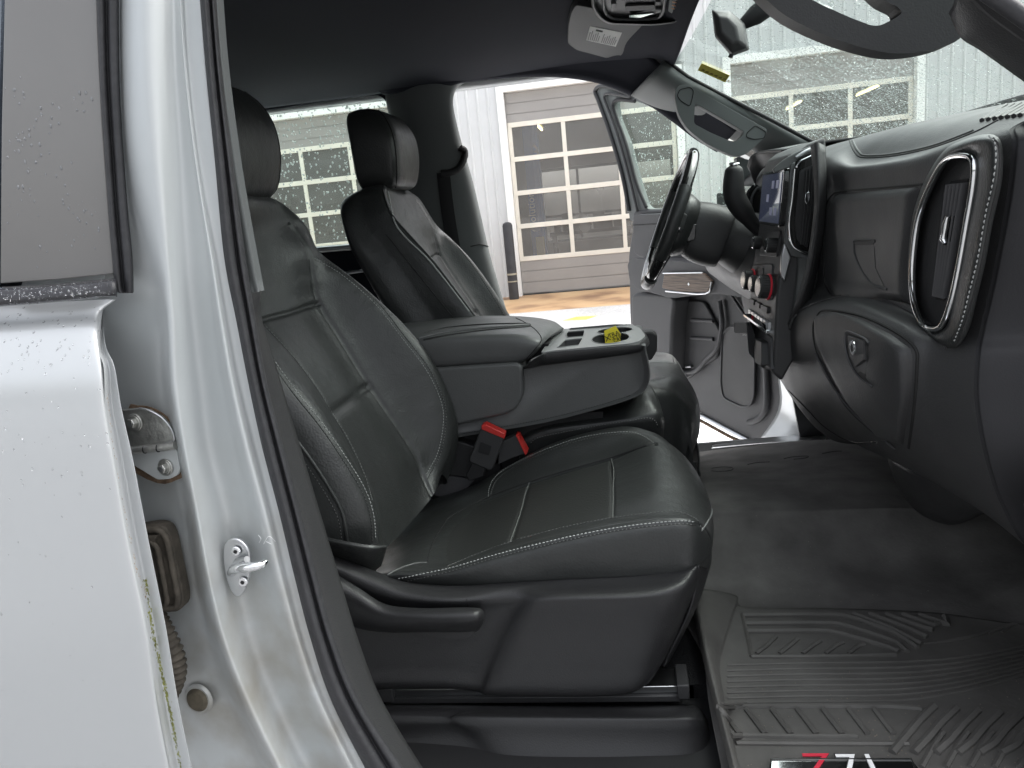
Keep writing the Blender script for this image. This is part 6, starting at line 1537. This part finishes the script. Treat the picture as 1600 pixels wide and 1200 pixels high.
# near sill trim
ST = [[(540,1098,1.13),(590,1100,1.13),(700,1100,1.13),(830,1101,1.13),(1000,1102,1.13),(1075,1101,1.13),(1086,1103,1.14)],
      [(540,1102,1.085),(590,1104,1.085),(700,1105,1.085),(830,1106,1.085),(1000,1107,1.085),(1080,1106,1.085),(1096,1110,1.12)],
      [(540,1112,1.06),(590,1116,1.06),(700,1118,1.062),(740,1117,1.055),(1000,1120,1.05),(1086,1120,1.055),(1104,1124,1.11)],
      [(540,1130,1.055),(600,1130,1.055),(690,1128,1.056),(750,1130,1.045),(1000,1132,1.042),(1092,1132,1.05),(1110,1140,1.11)],
      [(540,1160,1.06),(610,1160,1.058),(720,1155,1.052),(790,1160,1.036),(1000,1165,1.035),(1098,1165,1.046),(1118,1170,1.11)],
      [(560,1240,1.03),(640,1240,1.02),(770,1240,1.01),(850,1240,1.0),(1000,1240,1.0),(1110,1240,1.02),(1134,1240,1.10)]]
stl = surf('door_sill_trim', ST, M['seatbase'], truck, 7, 6, thick=.006)
# carpet strip between sill trim, seat track and mat
mb = MB(); mb.box((-1.0,1.17,.60),(.075,1.62,.648)); mb.box((.0,1.17,.60),(.13,1.5,.650))
mb.build('carpet', mat('carpet', (.018,.018,.019), 1, spec=.1, bump=1, bscale=700, bdist=.002), truck)
# ================================================================== FLOOR MAT
fm = thing('floor_mat', 'black ribbed rubber floor mat in the passenger footwell with a chrome badge', 'floor mat', c((1350,1060,'Z',.665)))
MZ = .672
def Z(px, py, dz=0): return c((px, py, 'Z', MZ+dz))
MR = [[(1078,925,'Z',.69),(1084,960,'Z',.69),(1096,1020,'Z',.69),(1110,1080,'Z',.69),(1130,1160,'Z',.69),(1150,1240,'Z',.69)],
      [(1086,925,'Z',.705),(1092,960,'Z',.705),(1103,1020,'Z',.705),(1117,1080,'Z',.705),(1137,1160,'Z',.705),(1157,1240,'Z',.705)],
      [(1100,920,'Z',.700),(1104,960,'Z',.70),(1112,1020,'Z',.70),(1124,1080,'Z',.70),(1143,1160,'Z',.70),(1163,1240,'Z',.70)],
      [(1150,930,'Z',.680),(1140,960,'Z',.680),(1124,1030,'Z',.680),(1130,1080,'Z',.68),(1146,1160,'Z',.68),(1168,1240,'Z',.68)],
      [(1165,948,'Z',MZ),(1158,985,'Z',MZ),(1140,1040,'Z',MZ),(1140,1080,'Z',MZ),(1155,1160,'Z',MZ),(1180,1240,'Z',MZ)],
      [(1300,950,'Z',MZ),(1300,985,'Z',MZ),(1300,1040,'Z',MZ),(1300,1080,'Z',MZ),(1300,1160,'Z',MZ),(1300,1240,'Z',MZ)],
      [(1460,957,'Z',MZ),(1460,985,'Z',MZ),(1460,1040,'Z',MZ),(1460,1080,'Z',MZ),(1460,1160,'Z',MZ),(1460,1240,'Z',MZ)],
      [(1600,975,'Z',MZ+.004),(1600,990,'Z',MZ),(1600,1040,'Z',MZ),(1600,1080,'Z',MZ),(1600,1160,'Z',MZ),(1600,1240,'Z',MZ)],
      [(1740,975,'Z',.70),(1740,1000,'Z',.69),(1740,1040,'Z',.69),(1740,1080,'Z',.69),(1740,1160,'Z',.69),(1740,1240,'Z',.69)]]
MATM = mat('mat_rubber', (.085,.082,.077), .6, bump2=.15, b2scale=40, var=.22, vscale=9, rvar=.1)
mt_ = surf('mat_base', MR, MATM, fm, 8, 8, thick=.004)
mb = MB(); mv = mt_.bvh
def rib(mb, pxs, r=.0035, fl=1.0, res=1):
    if len(pxs) > 2 and r < .0025: res = 3
    if res == 1:
        pxs = resample_px(pxs, 14); r *= 1.35
    h = hits(pxs, mv, .0, res)
    if len(h) > 1: mb.tube([p+Vector((0,0,r*.2)) for p, n in h], r, n=6)
ribs = MB()
# chevron block, upper left
for k, (y0, y1) in enumerate(((963,962),(976,975),(988,986))):
    rib(ribs, [(1162+k*3,y0),(1250,y0-1),(1312-k*10,y0-1),(1330-k*10,y0+2),(1400,y0+28-k*4+k*4),(1432-k*14,1020+0*k) if k else (1434,1014)], .0040)
for k in range(5):
    x0 = 1332+k*22; rib(ribs, [(x0+k*4,960+k*.5),(x0+60+k*0,983-k*1.5),(1440+k*9,1008-k*11)], .0042)
for k in range(5):
    x0 = 1182+k*36; rib(ribs, [(x0,1022),(x0+16,1010),(x0+30-k*1,996+k*3)], .0030)
rib(ribs, [(1160,960),(1166,985),(1172,1010),(1174,1026)], .003)
rib(ribs, [(1174,1027),(1240,1027),(1330,1026),(1400,1024)], .003)
# long ripples across the middle and round the right
for k in range(8):
    y = 1036+k*8.6
    rib(ribs, [(1136 if k < 7 else 1126, y+4),(1250,y+1),(1400,y-1),(1500,y-8-k*1),(1600,y-26-k*2)], .0022)
for k in range(7):
    rib(ribs, [(1445+k*20, 1006-k*3),(1500+k*14,1000-k*4),(1550+k*8,985-k*2),(1600,968+k*1)], .0020)
# lower herringbone
for k in range(7):
    x0 = 1126+k*40; rib(ribs, [(x0,1109),(x0+30,1148)], .0034)
rib(ribs, [(1126,1150),(1250,1152),(1340,1152)], .003); rib(ribs, [(1122,1105),(1250,1104),(1398,1104),(1440,1108)], .003)
for k in range(6):
    x0 = 1460+k*34; rib(ribs, [(x0,1105+k*3),(x0-24,1128+k*3),(x0-44,1152+k*3),(x0-66,1178)], .0045)
for k in range(5):
    x0 = 1440+k*38; rib(ribs, [(x0,1200),(x0+20,1165),(x0+34,1145)], .003)
rib(ribs, [(1128,1162),(1200,1163),(1420,1164)], .003)
ribs.build('mat_ribs', MATM, fm)
# badge
bdq = [(1204,1185),(1424,1185),(1436,1200),(1450,1240),(1196,1240),(1202,1200)]
bd = prism('badge', [Z(x, y, .006) for x, y in bdq], (0,0,-.004), M['chrome'], fm, bev=.0012)
o_ = Z(1258,1224,.0064); xd = Z(1400,1224)-Z(1258,1224); yd_ = Z(1290,1188)-Z(1258,1224); yv = Vector((-xd.y, xd.x, 0)).normalized()
Lz = text('badge_letter', 'Z', Z(1262,1212,.0064), xd, yv, .062, M['red_print'], bd, depth=.0008)
text('badge_letter', '71', Z(1313,1212,.0064), xd, yv, .062, M['ink'], bd, depth=.0006)
text('badge_letter', '71', Z(1315,1211.5,.0070), xd, yv, .059, M['white'], bd, depth=.0006)
tube('badge_frame', [Z(x, y, .006) for x, y in [(1200,1240),(1205,1187),(1424,1187),(1446,1240)]], .0022, M['gloss'], bd, n=8)
mb = MB(); rn3 = random.Random(5)
for _ in range(90):
    p, n = hit(rn3.uniform(1110,1560), rn3.uniform(700,940), flo.bvh)
    if p is None: continue
    r = rn3.uniform(.0004,.0012); mb.add([p+Vector((r,0,0)),p+Vector((0,r,0)),p+Vector((-r,0,0)),p+Vector((0,-r,0)),p+Vector((0,0,r))], [(0,1,4),(1,2,4),(2,3,4),(3,0,4)])
gf = mb.build('crumbs', mat('crumbs', (.22,.20,.17), .9), flo.o); gf['kind'] = 'stuff'
# grit on the mat
rn2 = random.Random(8); mb = MB()
for _ in range(260):
    p, n = hit(rn2.uniform(1130,1600), rn2.uniform(1030,1200), mv)
    if p is None: continue
    r = rn2.uniform(.0004,.0011); mb.add([p+Vector((r,0,0)),p+Vector((0,r,0)),p+Vector((-r,0,0)),p+Vector((0,-r,0)),p+Vector((0,0,r))], [(0,1,4),(1,2,4),(2,3,4),(3,0,4)])
gr = mb.build('grit', mat('grit', (.20,.17,.13), .9), fm); gr['kind'] = 'stuff'

for root in [o for o in S.objects if o.parent is None and o.type == 'EMPTY']: 
    bpy.context.view_layer.update()
    for ch in root.children: ch.matrix_parent_inverse = Matrix.Translation(root.location).inverted()
